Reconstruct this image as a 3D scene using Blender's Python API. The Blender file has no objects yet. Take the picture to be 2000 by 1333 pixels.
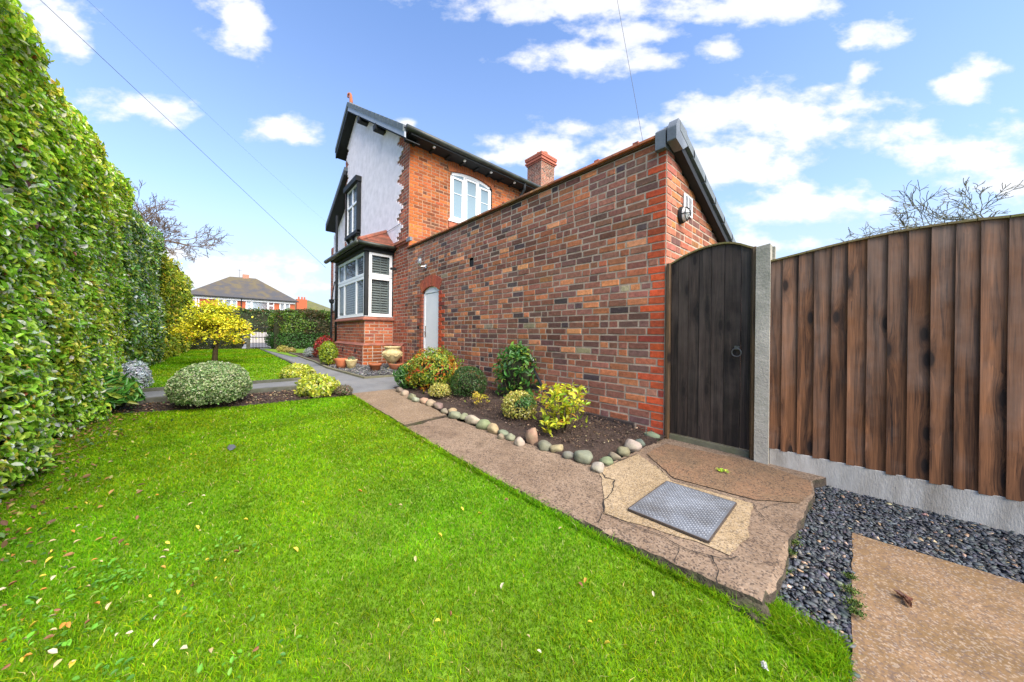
import bpy, math, random
import numpy as np
from mathutils import Vector, Matrix, noise as mnoise
random.seed(7); RNG = np.random.default_rng(7)
SC = bpy.context.scene
COL = SC.collection
# ------------------------------------------------------------ camera
F_PX, CX, HY, ROLL = 630.0, 1000.0, 653.4, 0.0111
CAM = Vector((0.0, -3.25, 1.0))
A1 = math.atan(573.0 / 630.0)
FW = Vector((-math.cos(A1), math.sin(A1), 0)); RT = Vector((FW.y, -FW.x, 0)); UP = Vector((0, 0, 1))
cam = bpy.data.cameras.new("camera"); camo = bpy.data.objects.new("camera", cam); COL.objects.link(camo)
cam.sensor_width = 36; cam.lens = 36 * F_PX / 2000.0; cam.shift_y = -(666.5 - HY) / 2000.0
cam.clip_start = 0.05; cam.clip_end = 3000
cr = RT * math.cos(ROLL) + UP * math.sin(ROLL); cu = UP * math.cos(ROLL) - RT * math.sin(ROLL); cb = -FW
camo.matrix_world = Matrix(((cr.x, cu.x, cb.x, CAM.x), (cr.y, cu.y, cb.y, CAM.y), (cr.z, cu.z, cb.z, CAM.z), (0, 0, 0, 1)))
SC.camera = camo
# survey helpers: measured sight lines cut with real planes of the site
def ray(px, py):
    dx, dy = px - CX, py - HY
    u = (dx * math.cos(ROLL) + dy * math.sin(ROLL)) / F_PX; v = (-dx * math.sin(ROLL) + dy * math.cos(ROLL)) / F_PX
    return FW + RT * u - UP * v
def onY(px, py, y=0.0):
    d = ray(px, py); return CAM + d * ((y - CAM.y) / d.y)
def onX(px, py, x):
    d = ray(px, py); return CAM + d * ((x - CAM.x) / d.x)
def onZ(px, py, z):
    d = ray(px, py); return CAM + d * ((z - CAM.z) / d.z)
def onG(px, py, zf):
    z = 0.1
    for _ in range(25): p = onZ(px, py, z); z = 0.5 * z + 0.5 * zf(p.x)
    p.z = zf(p.x); return p
def depth(p): return (Vector(p) - CAM).dot(FW)
def zs(x): return min(max((-x - 1.3) * 0.0312, 0.0), 0.25)          # paved level
def zl(x): return -0.062 + 0.0343 * min(max(-x - 0.3, 0.0), 5.4)     # lower lawn level
def zu(x): return zs(x) + 0.03                                       # upper lawn level
# ------------------------------------------------------------ world and sun
SUN_EL, SUN_AZ = 48.0, -4.0     # azimuth measured from +X towards -Y when negative
sd = Vector((math.cos(math.radians(SUN_EL)) * math.cos(math.radians(SUN_AZ)), math.cos(math.radians(SUN_EL)) * math.sin(math.radians(SUN_AZ)), math.sin(math.radians(SUN_EL))))
sl = bpy.data.lights.new("sun", 'SUN'); sl.energy = 3.9; sl.angle = math.radians(60); sl.color = (1, 0.90, 0.76)
so = bpy.data.objects.new("sun", sl); COL.objects.link(so); so.rotation_euler = sd.to_track_quat('Z', 'Y').to_euler()
SC.view_settings.view_transform = 'Standard'; SC.view_settings.look = 'None'; SC.view_settings.gamma = 1
SC.view_settings.exposure = 1.36
W = bpy.data.worlds.new("World"); SC.world = W; W.use_nodes = True
def N(nt, typ, ins=None, **props):
    n = nt.nodes.new(typ)
    for k, v in props.items(): setattr(n, k, v)
    for k, v in (ins or {}).items():
        s = n.inputs[k]
        if hasattr(v, 'is_linked') or isinstance(v, bpy.types.NodeSocket): nt.links.new(v, s)
        else: s.default_value = v
    return n
def M(nt, op, a, b=None, c=None):
    n = nt.nodes.new('ShaderNodeMath'); n.operation = op
    for i, v in enumerate((a, b, c)):
        if v is None: continue
        if isinstance(v, bpy.types.NodeSocket): nt.links.new(v, n.inputs[i])
        else: n.inputs[i].default_value = v
    return n.outputs[0]
def ramp(nt, fac, stops, interp='LINEAR'):
    n = nt.nodes.new('ShaderNodeValToRGB'); n.color_ramp.interpolation = interp
    el = n.color_ramp.elements
    while len(el) < len(stops): el.new(0.5)
    for e, (p, c) in zip(el, stops):
        e.position = p; e.color = (c[0], c[1], c[2], 1) if not isinstance(c, (int, float)) else (c, c, c, 1)
    nt.links.new(fac, n.inputs[0]); return n.outputs[0]
def mixc(nt, fac, a, b, mode='MIX'):
    n = nt.nodes.new('ShaderNodeMix'); n.data_type = 'RGBA'; n.blend_type = mode
    for idx, v in ((0, fac), (6, a), (7, b)):
        if isinstance(v, bpy.types.NodeSocket): nt.links.new(v, n.inputs[idx])
        else: n.inputs[idx].default_value = v if idx == 0 else (v[0], v[1], v[2], 1)
    return n.outputs[2]
def world():
    nt = W.node_tree; nt.nodes.clear()
    sky = N(nt, 'ShaderNodeTexSky', sky_type='NISHITA', sun_disc=False, sun_elevation=math.radians(SUN_EL), sun_rotation=math.atan2(sd.x, sd.y), air_density=1.0, dust_density=0.4, ozone_density=2.0)
    tc = N(nt, 'ShaderNodeTexCoord'); d = tc.outputs['Generated']
    s_ = N(nt, 'ShaderNodeSeparateXYZ', {0: d}); hor = M(nt, 'SQRT', M(nt, 'ADD', M(nt, 'MULTIPLY', s_.outputs[0], s_.outputs[0]), M(nt, 'MULTIPLY', s_.outputs[1], s_.outputs[1])))
    # cloud texture laid over a far cloud bank standing north-west of the garden
    fa = M(nt, 'ADD', M(nt, 'ABSOLUTE', N(nt, 'ShaderNodeVectorMath', {0: d, 1: tuple(FW)}, operation='DOT_PRODUCT').outputs['Value']), .12)
    la = N(nt, 'ShaderNodeVectorMath', {0: d, 1: tuple(RT)}, operation='DOT_PRODUCT').outputs['Value']
    ce = N(nt, 'ShaderNodeCombineXYZ', {0: M(nt, 'DIVIDE', la, fa), 1: M(nt, 'MULTIPLY', M(nt, 'DIVIDE', s_.outputs[2], fa), 1.7), 2: 0.0}).outputs[0]
    n1 = N(nt, 'ShaderNodeTexNoise', {'Vector': ce, 'Scale': 7.5, 'Detail': 9.0, 'Roughness': 0.58, 'Distortion': 0.0}).outputs[0]
    n2 = N(nt, 'ShaderNodeTexNoise', {'Vector': ce, 'Scale': 3.2, 'Detail': 4.0, 'Roughness': 0.5}).outputs[0]
    best = None
    clouds = [(105,52,100,62,1),(478,48,75,70,.9),(262,212,120,30,.8),(558,250,72,36,1),(1120,14,310,44,.9),(1480,8,190,40,.9),(1165,112,170,42,1),(1225,60,120,40,.7),
              (1885,160,66,44,1),(1682,145,44,24,.9),(1500,222,230,66,1),(1420,310,190,66,1),(1620,250,120,40,.8),(1880,295,160,50,1),(1560,405,190,46,1),(1085,300,150,46,1),
              (1240,310,120,60,1),(792,243,34,14,1),(470,520,190,40,.9),(330,500,90,22,.8),(590,560,150,24,.7),(1400,95,50,22,.7),(420,545,260,34,.9),(1700,60,60,30,.7),(1480,480,160,30,.6),(1150,250,110,26,.7),(980,310,60,26,.8),(1790,250,60,24,.6),(1960,360,140,40,.6),
              (-300,150,200,80,1),(2500,200,300,90,1),(-600,420,300,70,1),(2700,480,400,80,.9),(1000,-500,500,180,1),(300,-600,300,150,1),(2000,-400,400,150,1)]
    for (px, py, w, h, st) in clouds:
        c = ray(px, py); c0 = c.copy(); c.normalize()
        t1 = (RT - c * c.dot(RT)).normalized(); t2 = c.cross(t1)
        if t2.z < 0: t2 = -t2
        e1 = (ray(px + w, py).normalized() - ray(px - w, py).normalized()).length / 2
        e2 = (ray(px, py + h).normalized() - ray(px, py - h).normalized()).length / 2
        def dot(t, k): return N(nt, 'ShaderNodeVectorMath', {0: d, 1: tuple(t * k)}, operation='DOT_PRODUCT').outputs['Value']
        a = dot(t1, 1 / e1); b = dot(t2, 1 / e2)
        r = M(nt, 'SQRT', M(nt, 'ADD', M(nt, 'MULTIPLY', a, a), M(nt, 'MULTIPLY', b, b)))
        v = M(nt, 'MULTIPLY', M(nt, 'SUBTRACT', 1.0, r), st)
        g = M(nt, 'GREATER_THAN', dot(c, 1.0), 0.2)
        v = M(nt, 'MINIMUM', v, M(nt, 'SUBTRACT', M(nt, 'MULTIPLY', g, 10.0), 5.0))
        best = v if best is None else M(nt, 'MAXIMUM', best, v)
    val = M(nt, 'ADD', M(nt, 'MULTIPLY', M(nt, 'MAXIMUM', best, -1.2), 0.72), M(nt, 'MULTIPLY', M(nt, 'SUBTRACT', n1, 0.5), 2.0))
    val = M(nt, 'ADD', val, M(nt, 'MULTIPLY', M(nt, 'SUBTRACT', n2, 0.5), 0.5))
    cm = ramp(nt, val, [(0.0, 0), (0.12, 0.22), (0.34, 0.75), (0.65, 1)], 'LINEAR')
    shade = ramp(nt, M(nt, 'ADD', val, M(nt, 'MULTIPLY', n2, .4)), [(0.2, (0.82, 0.87, 0.96)), (0.5, (1.0, 1.0, 1.0)), (0.95, (0.86, 0.88, 0.93))])
    tint = mixc(nt, 1.0, sky.outputs[0], (1.06, 1.14, 1.30), 'MULTIPLY')
    # haze towards the horizon
    z = N(nt, 'ShaderNodeSeparateXYZ', {0: d}).outputs[2]
    hz = ramp(nt, z, [(0.0, 0.97), (0.12, 0.85), (0.32, 0.25), (0.7, 0.0)])
    skyc = mixc(nt, hz, tint, (2.6, 3.0, 3.5))
    white = mixc(nt, 1.0, shade, (4.3, 4.25, 4.25), 'MULTIPLY')
    col = mixc(nt, cm, skyc, white)
    bg = N(nt, 'ShaderNodeBackground', {'Color': col, 'Strength': 0.110})
    out = N(nt, 'ShaderNodeOutputWorld', {'Surface': bg.outputs[0]})
world()
# ------------------------------------------------------------ materials
def newmat(name):
    m = bpy.data.materials.new(name); m.use_nodes = True; nt = m.node_tree; nt.nodes.clear()
    p = nt.nodes.new('ShaderNodeBsdfPrincipled'); o = nt.nodes.new('ShaderNodeOutputMaterial'); nt.links.new(p.outputs[0], o.inputs[0])
    return m, nt, p, o
def mk(name, color=(.5, .5, .5), var=.25, scale=8, rough=.8, bump=.3, bscale=60, attr=False, metal=0, trans=0, spec=.5, stretch=None, dirt=None, dscale=3, dist=0.01, coat=0):
    m, nt, p, o = newmat(name)
    tc = N(nt, 'ShaderNodeTexCoord'); vec = tc.outputs['Object']
    if stretch: vec = N(nt, 'ShaderNodeVectorMath', {0: vec, 1: stretch}, operation='MULTIPLY').outputs[0]
    base = N(nt, 'ShaderNodeAttribute', attribute_name='col').outputs[0] if attr else None
    if base is None: base = N(nt, 'ShaderNodeRGB').outputs[0]; base.default_value = (*color, 1)
    n1 = N(nt, 'ShaderNodeTexNoise', {'Vector': vec, 'Scale': scale, 'Detail': 6.0, 'Roughness': .6}).outputs[0]
    g = ramp(nt, n1, [(0.25, 1 - var), (0.75, 1 + var)])
    c = mixc(nt, 1.0, base, g, 'MULTIPLY')
    if dirt:
        n3 = N(nt, 'ShaderNodeTexNoise', {'Vector': vec, 'Scale': dscale, 'Detail': 8.0, 'Roughness': .7}).outputs[0]
        c = mixc(nt, ramp(nt, n3, [(0.45, 0), (0.7, 0.8)]), c, dirt)
    nt.links.new(c, p.inputs['Base Color'])
    p.inputs['Roughness'].default_value = rough; p.inputs['Metallic'].default_value = metal; p.inputs['Specular IOR Level'].default_value = spec
    p.inputs['Coat Weight'].default_value = coat
    if bump:
        n2 = N(nt, 'ShaderNodeTexNoise', {'Vector': vec, 'Scale': bscale, 'Detail': 5.0, 'Roughness': .6}).outputs[0]
        b = N(nt, 'ShaderNodeBump', {'Height': n2, 'Strength': bump, 'Distance': dist}); nt.links.new(b.outputs[0], p.inputs['Normal'])
    if trans:
        t = N(nt, 'ShaderNodeBsdfTranslucent', {'Color': c}); mx = N(nt, 'ShaderNodeMixShader', {0: trans, 1: p.outputs[0], 2: t.outputs[0]})
        nt.links.new(mx.outputs[0], o.inputs[0])
    return m
def mk_aggregate(name, cols, speck=(.12, .08, .06), speck2=(.45, .38, .3), fine=220, blotch=2.2, rough=.85, moss=None):
    """concrete with exposed stones"""
    m, nt, p, o = newmat(name); vec = N(nt, 'ShaderNodeTexCoord').outputs['Object']
    big = N(nt, 'ShaderNodeTexNoise', {'Vector': vec, 'Scale': blotch, 'Detail': 7.0, 'Roughness': .65}).outputs[0]
    c = ramp(nt, big, [(0.3 + .4 * i / (len(cols) - 1), k) for i, k in enumerate(cols)])
    vo = N(nt, 'ShaderNodeTexVoronoi', {'Vector': vec, 'Scale': fine}); rnd = N(nt, 'ShaderNodeSeparateColor', {0: vo.outputs['Color']})
    clump = N(nt, 'ShaderNodeTexNoise', {'Vector': vec, 'Scale': 14.0, 'Detail': 4.0}).outputs[0]
    f1 = M(nt, 'GREATER_THAN', M(nt, 'ADD', rnd.outputs[0], M(nt, 'MULTIPLY', M(nt, 'SUBTRACT', clump, .5), .9)), .74)
    c = mixc(nt, M(nt, 'MULTIPLY', f1, .75), c, speck)
    f2 = M(nt, 'GREATER_THAN', rnd.outputs[1], .8); c = mixc(nt, M(nt, 'MULTIPLY', f2, .32), c, speck2)
    fn = N(nt, 'ShaderNodeTexNoise', {'Vector': vec, 'Scale': 45.0, 'Detail': 6.0, 'Roughness': .75}).outputs[0]
    c = mixc(nt, 1.0, c, ramp(nt, fn, [(.3, .72), (.7, 1.22)]), 'MULTIPLY')
    if moss:
        mn = N(nt, 'ShaderNodeTexNoise', {'Vector': vec, 'Scale': 5.0, 'Detail': 9.0, 'Roughness': .7}).outputs[0]
        c = mixc(nt, ramp(nt, mn, [(.56, 0), (.7, .8)]), c, moss)
    nt.links.new(c, p.inputs['Base Color']); p.inputs['Roughness'].default_value = rough
    h = M(nt, 'ADD', M(nt, 'MULTIPLY', fn, 1.0), M(nt, 'MULTIPLY', f1, -.35))
    b = N(nt, 'ShaderNodeBump', {'Height': h, 'Strength': .7, 'Distance': .006}); nt.links.new(b.outputs[0], p.inputs['Normal'])
    return m
def mk_wood(name, c_dark, c_light, gray, axis_scale=(28, 28, 1.3), knots=True, rough=.75, grayamt=.5):
    """boards: 'col' r = board random, g = board random 2"""
    m, nt, p, o = newmat(name); vec = N(nt, 'ShaderNodeTexCoord').outputs['Object']
    at = N(nt, 'ShaderNodeAttribute', attribute_name='col').outputs[0]; sp = N(nt, 'ShaderNodeSeparateColor', {0: at})
    off = N(nt, 'ShaderNodeVectorMath', {0: at, 1: (37.0, 11.0, 53.0)}, operation='MULTIPLY').outputs[0]
    vv = N(nt, 'ShaderNodeVectorMath', {0: vec, 1: off}, operation='ADD').outputs[0]
    # knots: sparse voronoi cells bend the grain
    kv = N(nt, 'ShaderNodeVectorMath', {0: vv, 1: (7.5, 0.0, 2.6)}, operation='MULTIPLY').outputs[0]
    ks = N(nt, 'ShaderNodeSeparateXYZ', {0: kv}); kv = N(nt, 'ShaderNodeCombineXYZ', {0: ks.outputs[0], 1: ks.outputs[2], 2: 0.0}).outputs[0]
    vo = N(nt, 'ShaderNodeTexVoronoi', {'Vector': kv, 'Scale': 1.0, 'Randomness': 1.0}, voronoi_dimensions='2D'); kd = vo.outputs['Distance']
    kr = N(nt, 'ShaderNodeSeparateColor', {0: vo.outputs['Color']}).outputs[0]
    on = M(nt, 'GREATER_THAN', kr, .45)
    bend = M(nt, 'MULTIPLY', M(nt, 'MULTIPLY', M(nt, 'EXPONENT', M(nt, 'MULTIPLY', kd, -5.5)), on), .045)
    cx = N(nt, 'ShaderNodeCombineXYZ', {0: bend, 1: bend, 2: 0.0}).outputs[0]
    gv = N(nt, 'ShaderNodeVectorMath', {0: vv, 1: cx}, operation='ADD').outputs[0]
    gs = N(nt, 'ShaderNodeVectorMath', {0: gv, 1: axis_scale}, operation='MULTIPLY').outputs[0]
    g1 = N(nt, 'ShaderNodeTexNoise', {'Vector': gs, 'Scale': 1.0, 'Detail': 5.0, 'Roughness': .55, 'Distortion': .4}).outputs[0]
    rings = M(nt, 'ADD', M(nt, 'MULTIPLY', M(nt, 'SINE', M(nt, 'MULTIPLY', g1, 42.0)), .5), .5)
    gf = N(nt, 'ShaderNodeVectorMath', {0: gv, 1: (260, 260, 4)}, operation='MULTIPLY').outputs[0]
    g2 = N(nt, 'ShaderNodeTexNoise', {'Vector': gf, 'Scale': 1.0, 'Detail': 3.0}).outputs[0]
    t = M(nt, 'ADD', M(nt, 'MULTIPLY', g1, .75), M(nt, 'ADD', M(nt, 'MULTIPLY', rings, .09), M(nt, 'MULTIPLY', g2, .32)))
    c = ramp(nt, t, [(.38, c_dark), (.58, tuple(.5 * (a + b) for a, b in zip(c_dark, c_light))), (.8, c_light)])
    c = mixc(nt, 1.0, c, ramp(nt, sp.outputs[0], [(0, .7), (1, 1.25)]), 'MULTIPLY')
    wn = N(nt, 'ShaderNodeTexNoise', {'Vector': vv, 'Scale': 2.2, 'Detail': 5.0, 'Roughness': .6}).outputs[0]
    zz = N(nt, 'ShaderNodeSeparateXYZ', {0: vec}).outputs[2]
    weather = M(nt, 'ADD', wn, M(nt, 'MULTIPLY', M(nt, 'SUBTRACT', zz, 1.0), .16))
    c = mixc(nt, M(nt, 'MULTIPLY', ramp(nt, weather, [(.4, 0), (.75, 1)]), grayamt), c, gray)
    sv = N(nt, 'ShaderNodeVectorMath', {0: vv, 1: (22, 22, .9)}, operation='MULTIPLY').outputs[0]
    sn = N(nt, 'ShaderNodeTexNoise', {'Vector': sv, 'Scale': 1.0, 'Detail': 6.0, 'Roughness': .65}).outputs[0]
    c = mixc(nt, 1.0, c, ramp(nt, sn, [(.30, 1.45), (.42, 1.0), (.54, .85), (.66, .36)]), 'MULTIPLY')
    if knots:
        kk = M(nt, 'MULTIPLY', ramp(nt, kd, [(.09, 1), (.19, 0)]), on); c = mixc(nt, M(nt, 'MULTIPLY', kk, .92), c, (.012, .008, .007))
        ring = M(nt, 'MULTIPLY', ramp(nt, kd, [(.12, 0), (.2, .7), (.34, 0)]), on); c = mixc(nt, M(nt, 'MULTIPLY', ring, .5), c, c_dark)
    nt.links.new(c, p.inputs['Base Color']); p.inputs['Roughness'].default_value = rough; p.inputs['Specular IOR Level'].default_value = .35
    b = N(nt, 'ShaderNodeBump', {'Height': t, 'Strength': .5, 'Distance': .003}); nt.links.new(b.outputs[0], p.inputs['Normal'])
    return m
def mk_brick(name, rough=.85):
    m, nt, p, o = newmat(name); vec = N(nt, 'ShaderNodeTexCoord').outputs['Object']
    at = N(nt, 'ShaderNodeAttribute', attribute_name='col').outputs[0]
    n1 = N(nt, 'ShaderNodeTexNoise', {'Vector': vec, 'Scale': 22.0, 'Detail': 7.0, 'Roughness': .7}).outputs[0]
    n2 = N(nt, 'ShaderNodeTexNoise', {'Vector': vec, 'Scale': 160.0, 'Detail': 4.0, 'Roughness': .7}).outputs[0]
    c = mixc(nt, 1.0, at, ramp(nt, n1, [(.28, .6), (.72, 1.38)]), 'MULTIPLY')
    c = mixc(nt, 1.0, c, ramp(nt, n2, [(.3, .75), (.7, 1.2)]), 'MULTIPLY')
    n3 = N(nt, 'ShaderNodeTexNoise', {'Vector': vec, 'Scale': 9.0, 'Detail': 6.0, 'Roughness': .7}).outputs[0]
    c = mixc(nt, ramp(nt, n3, [(.56, 0), (.74, .55)]), c, (.10, .055, .05))
    n4 = N(nt, 'ShaderNodeTexNoise', {'Vector': vec, 'Scale': 35.0, 'Detail': 6.0, 'Roughness': .8}).outputs[0]
    c = mixc(nt, ramp(nt, n4, [(.58, 0), (.74, .55)]), c, (.38, .31, .25))
    nt.links.new(c, p.inputs['Base Color']); p.inputs['Roughness'].default_value = rough; p.inputs['Specular IOR Level'].default_value = .3
    b = N(nt, 'ShaderNodeBump', {'Height': M(nt, 'ADD', n1, M(nt, 'MULTIPLY', n2, .5)), 'Strength': .7, 'Distance': .006}); nt.links.new(b.outputs[0], p.inputs['Normal'])
    return m
def mk_glass(name, tint=(.35, .42, .5), rough=.03, clear=.45):
    m, nt, p, o = newmat(name)
    p.inputs['Base Color'].default_value = (*tint, 1); p.inputs['Roughness'].default_value = rough
    p.inputs['Specular IOR Level'].default_value = 1.0; p.inputs['IOR'].default_value = 1.6
    t = N(nt, 'ShaderNodeBsdfTransparent', {'Color': (.75, .8, .82, 1)}); mx = N(nt, 'ShaderNodeMixShader', {0: clear, 1: p.outputs[0], 2: t.outputs[0]})
    nt.links.new(mx.outputs[0], o.inputs[0]); return m
MT = dict(
    brick=mk_brick('brick'), mortar=mk('mortar', (.42, .325, .245), .4, 9, .95, .8, 120), mortar_dark=mk('old mortar', (.34, .19, .11), .3, 14, .95, .6, 120),
    render=mk('pebble dash', (.85, .80, .83), .14, 5, .95, 1.0, 90, dist=.02), white=mk('white plastic', (.85, .85, .85), .03, 3, .35, 0), black=mk('black paint', (.018, .02, .022), .2, 6, .65, .1, 40, spec=.25),
    dark=mk('dark void', (.012, .012, .014), .2, 6, .9, 0), slate=mk('roof slate', (.115, .14, .155), .3, 9, .6, .4, 60, attr=False), slate_a=mk('roof slate courses', (.1, .1, .1), .25, 9, .7, .4, 60, attr=True),
    gutter=mk('gutter plastic', (.022, .026, .022), .35, 4, .45, .1, 30, dirt=(.06, .07, .04), dscale=5), grey_barge=mk('grey barge board', (.30, .33, .38), .1, 3, .5, .05),
    lead=mk('lead', (.17, .19, .21), .35, 12, .5, .3, 30, dirt=(.05, .06, .07)), clay=mk('terracotta', (.42, .125, .05), .25, 9, .8, .25, 60, dirt=(.20, .10, .06)),
    clay_tile=mk('clay tile', attr=True, var=.4, scale=14, rough=.85, bump=.3, dirt=(.13, .07, .05), dscale=5), glass=mk_glass('window glass', (.2, .24, .28), clear=.6), glass_dark=mk_glass('dark window glass', (.05, .06, .07), clear=.8), frost=mk('obscured glass', (.22, .30, .34), .06, 30, .15, .15, 90),
    slat=mk('shutter slats', (.85, .80, .70), .06, 3, .5, 0), concrete=mk('concrete post', (.42, .39, .33), .22, 6, .9, .5, 60, dirt=(.16, .17, .13), dscale=2.5), gravelboard=mk('gravel board', (.50, .47, .42), .25, 3, .9, .4, 50, dirt=(.24, .20, .15), dscale=1.8, stretch=(3, 3, .8)),
    fence=mk_wood('fence boards', (.022, .009, .005), (.33, .14, .058), (.26, .195, .16), grayamt=.6), gate=mk_wood('stained gate boards', (.006, .005, .004), (.065, .044, .034), (.115, .09, .075), grayamt=.6), timber=mk_wood('treated timber', (.05, .028, .014), (.2, .115, .05), (.12, .10, .08)),
    capping=mk('mossy capping', (.20, .15, .07), .3, 9, .9, .3, 50, dirt=(.14, .15, .03), dscale=4), chrome=mk('brushed steel', (.6, .6, .6), .05, 3, .25, 0, metal=1), steel=mk('galvanised steel', (.20, .22, .25), .3, 5, .4, .25, 90, metal=.3, dirt=(.10, .095, .09), dscale=4),
    iron=mk('iron', (.02, .02, .02), .3, 9, .5, .2, metal=.4), bark=mk('bark', (.10, .065, .035), .4, 20, .95, .8, 60), barkg=mk('lichened bark', (.12, .12, .07), .45, 14, .95, .8, 60), twig=mk('twig', (.13, .09, .06), .3, 20, .9, 0),
    leaf=mk('leaf', attr=True, var=.25, scale=30, rough=.3, bump=0, trans=.38, spec=.5), leafm=mk('matt leaf', attr=True, var=.2, scale=30, rough=.6, bump=0, trans=.25), grassm=mk('grass blade', attr=True, var=.3, scale=2.3, rough=.7, bump=0, trans=.35, spec=.1),
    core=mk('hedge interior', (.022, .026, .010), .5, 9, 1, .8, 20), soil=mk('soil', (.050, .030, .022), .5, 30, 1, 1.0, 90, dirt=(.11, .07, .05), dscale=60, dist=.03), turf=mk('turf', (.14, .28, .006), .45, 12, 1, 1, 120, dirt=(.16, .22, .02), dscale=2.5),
    asphalt=mk('grey path', (.145, .15, .155), .25, 3, .75, .5, 160, dirt=(.21, .21, .205), dscale=2.2), kerb=mk('mossy kerb', (.16, .15, .10), .4, 12, .95, .6, 50, dirt=(.07, .085, .025), dscale=6), darkconc=mk('dark concrete', (.085, .085, .07), .4, 8, .95, .8, 50, dirt=(.045, .06, .02), dscale=5),
    buff=mk_aggregate('buff concrete', [(.145, .095, .052), (.205, .138, .08), (.24, .168, .105)], fine=150, blotch=1.6), pink=mk_aggregate('pinkish concrete', [(.125, .08, .047), (.185, .125, .08), (.23, .162, .108), (.15, .10, .06)], speck=(.05, .032, .024), speck2=(.32, .25, .19), fine=130),
    patch=mk_aggregate('yellow concrete', [(.24, .165, .085), (.31, .225, .125), (.36, .27, .165)], speck=(.12, .085, .05), fine=170), rust=mk_aggregate('orange stained concrete', [(.12, .075, .042), (.175, .105, .055), (.21, .115, .06), (.16, .115, .07)], speck=(.04, .028, .02), speck2=(.28, .2, .13), fine=140, blotch=2.6),
    brown=mk_aggregate('brown concrete', [(.12, .07, .026), (.18, .107, .044), (.225, .137, .07), (.20, .115, .048)], fine=160, blotch=2.4), slabside=mk('broken concrete side', (.075, .055, .04), .6, 14, 1, 1.0, 40, dirt=(.04, .055, .012), dscale=8, dist=.03),
    chip=mk('slate chips', attr=True, var=.25, scale=60, rough=.6, bump=.2, bscale=200), stone=mk('cobble', attr=True, var=.4, scale=16, rough=.85, bump=.4, bscale=60, dirt=(.13, .13, .07), dscale=7), urn=mk('weathered stone', (.62, .50, .26), .25, 16, .9, .5, 40, dirt=(.36, .27, .10), dscale=9),
    moss=mk('moss', (.07, .12, .012), .5, 40, 1, 1, 90), crack=mk('crack shadow', (.018, .015, .012), .3, 20, 1, 0), wire=mk('cable', (.06, .07, .09), .1, 3, .6, 0), hills=mk('far green', (.06, .09, .03), .3, 1, 1, 0), drybrick=mk('far brick', (.40, .10, .04), .15, 20, .9, 0),
)
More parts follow.
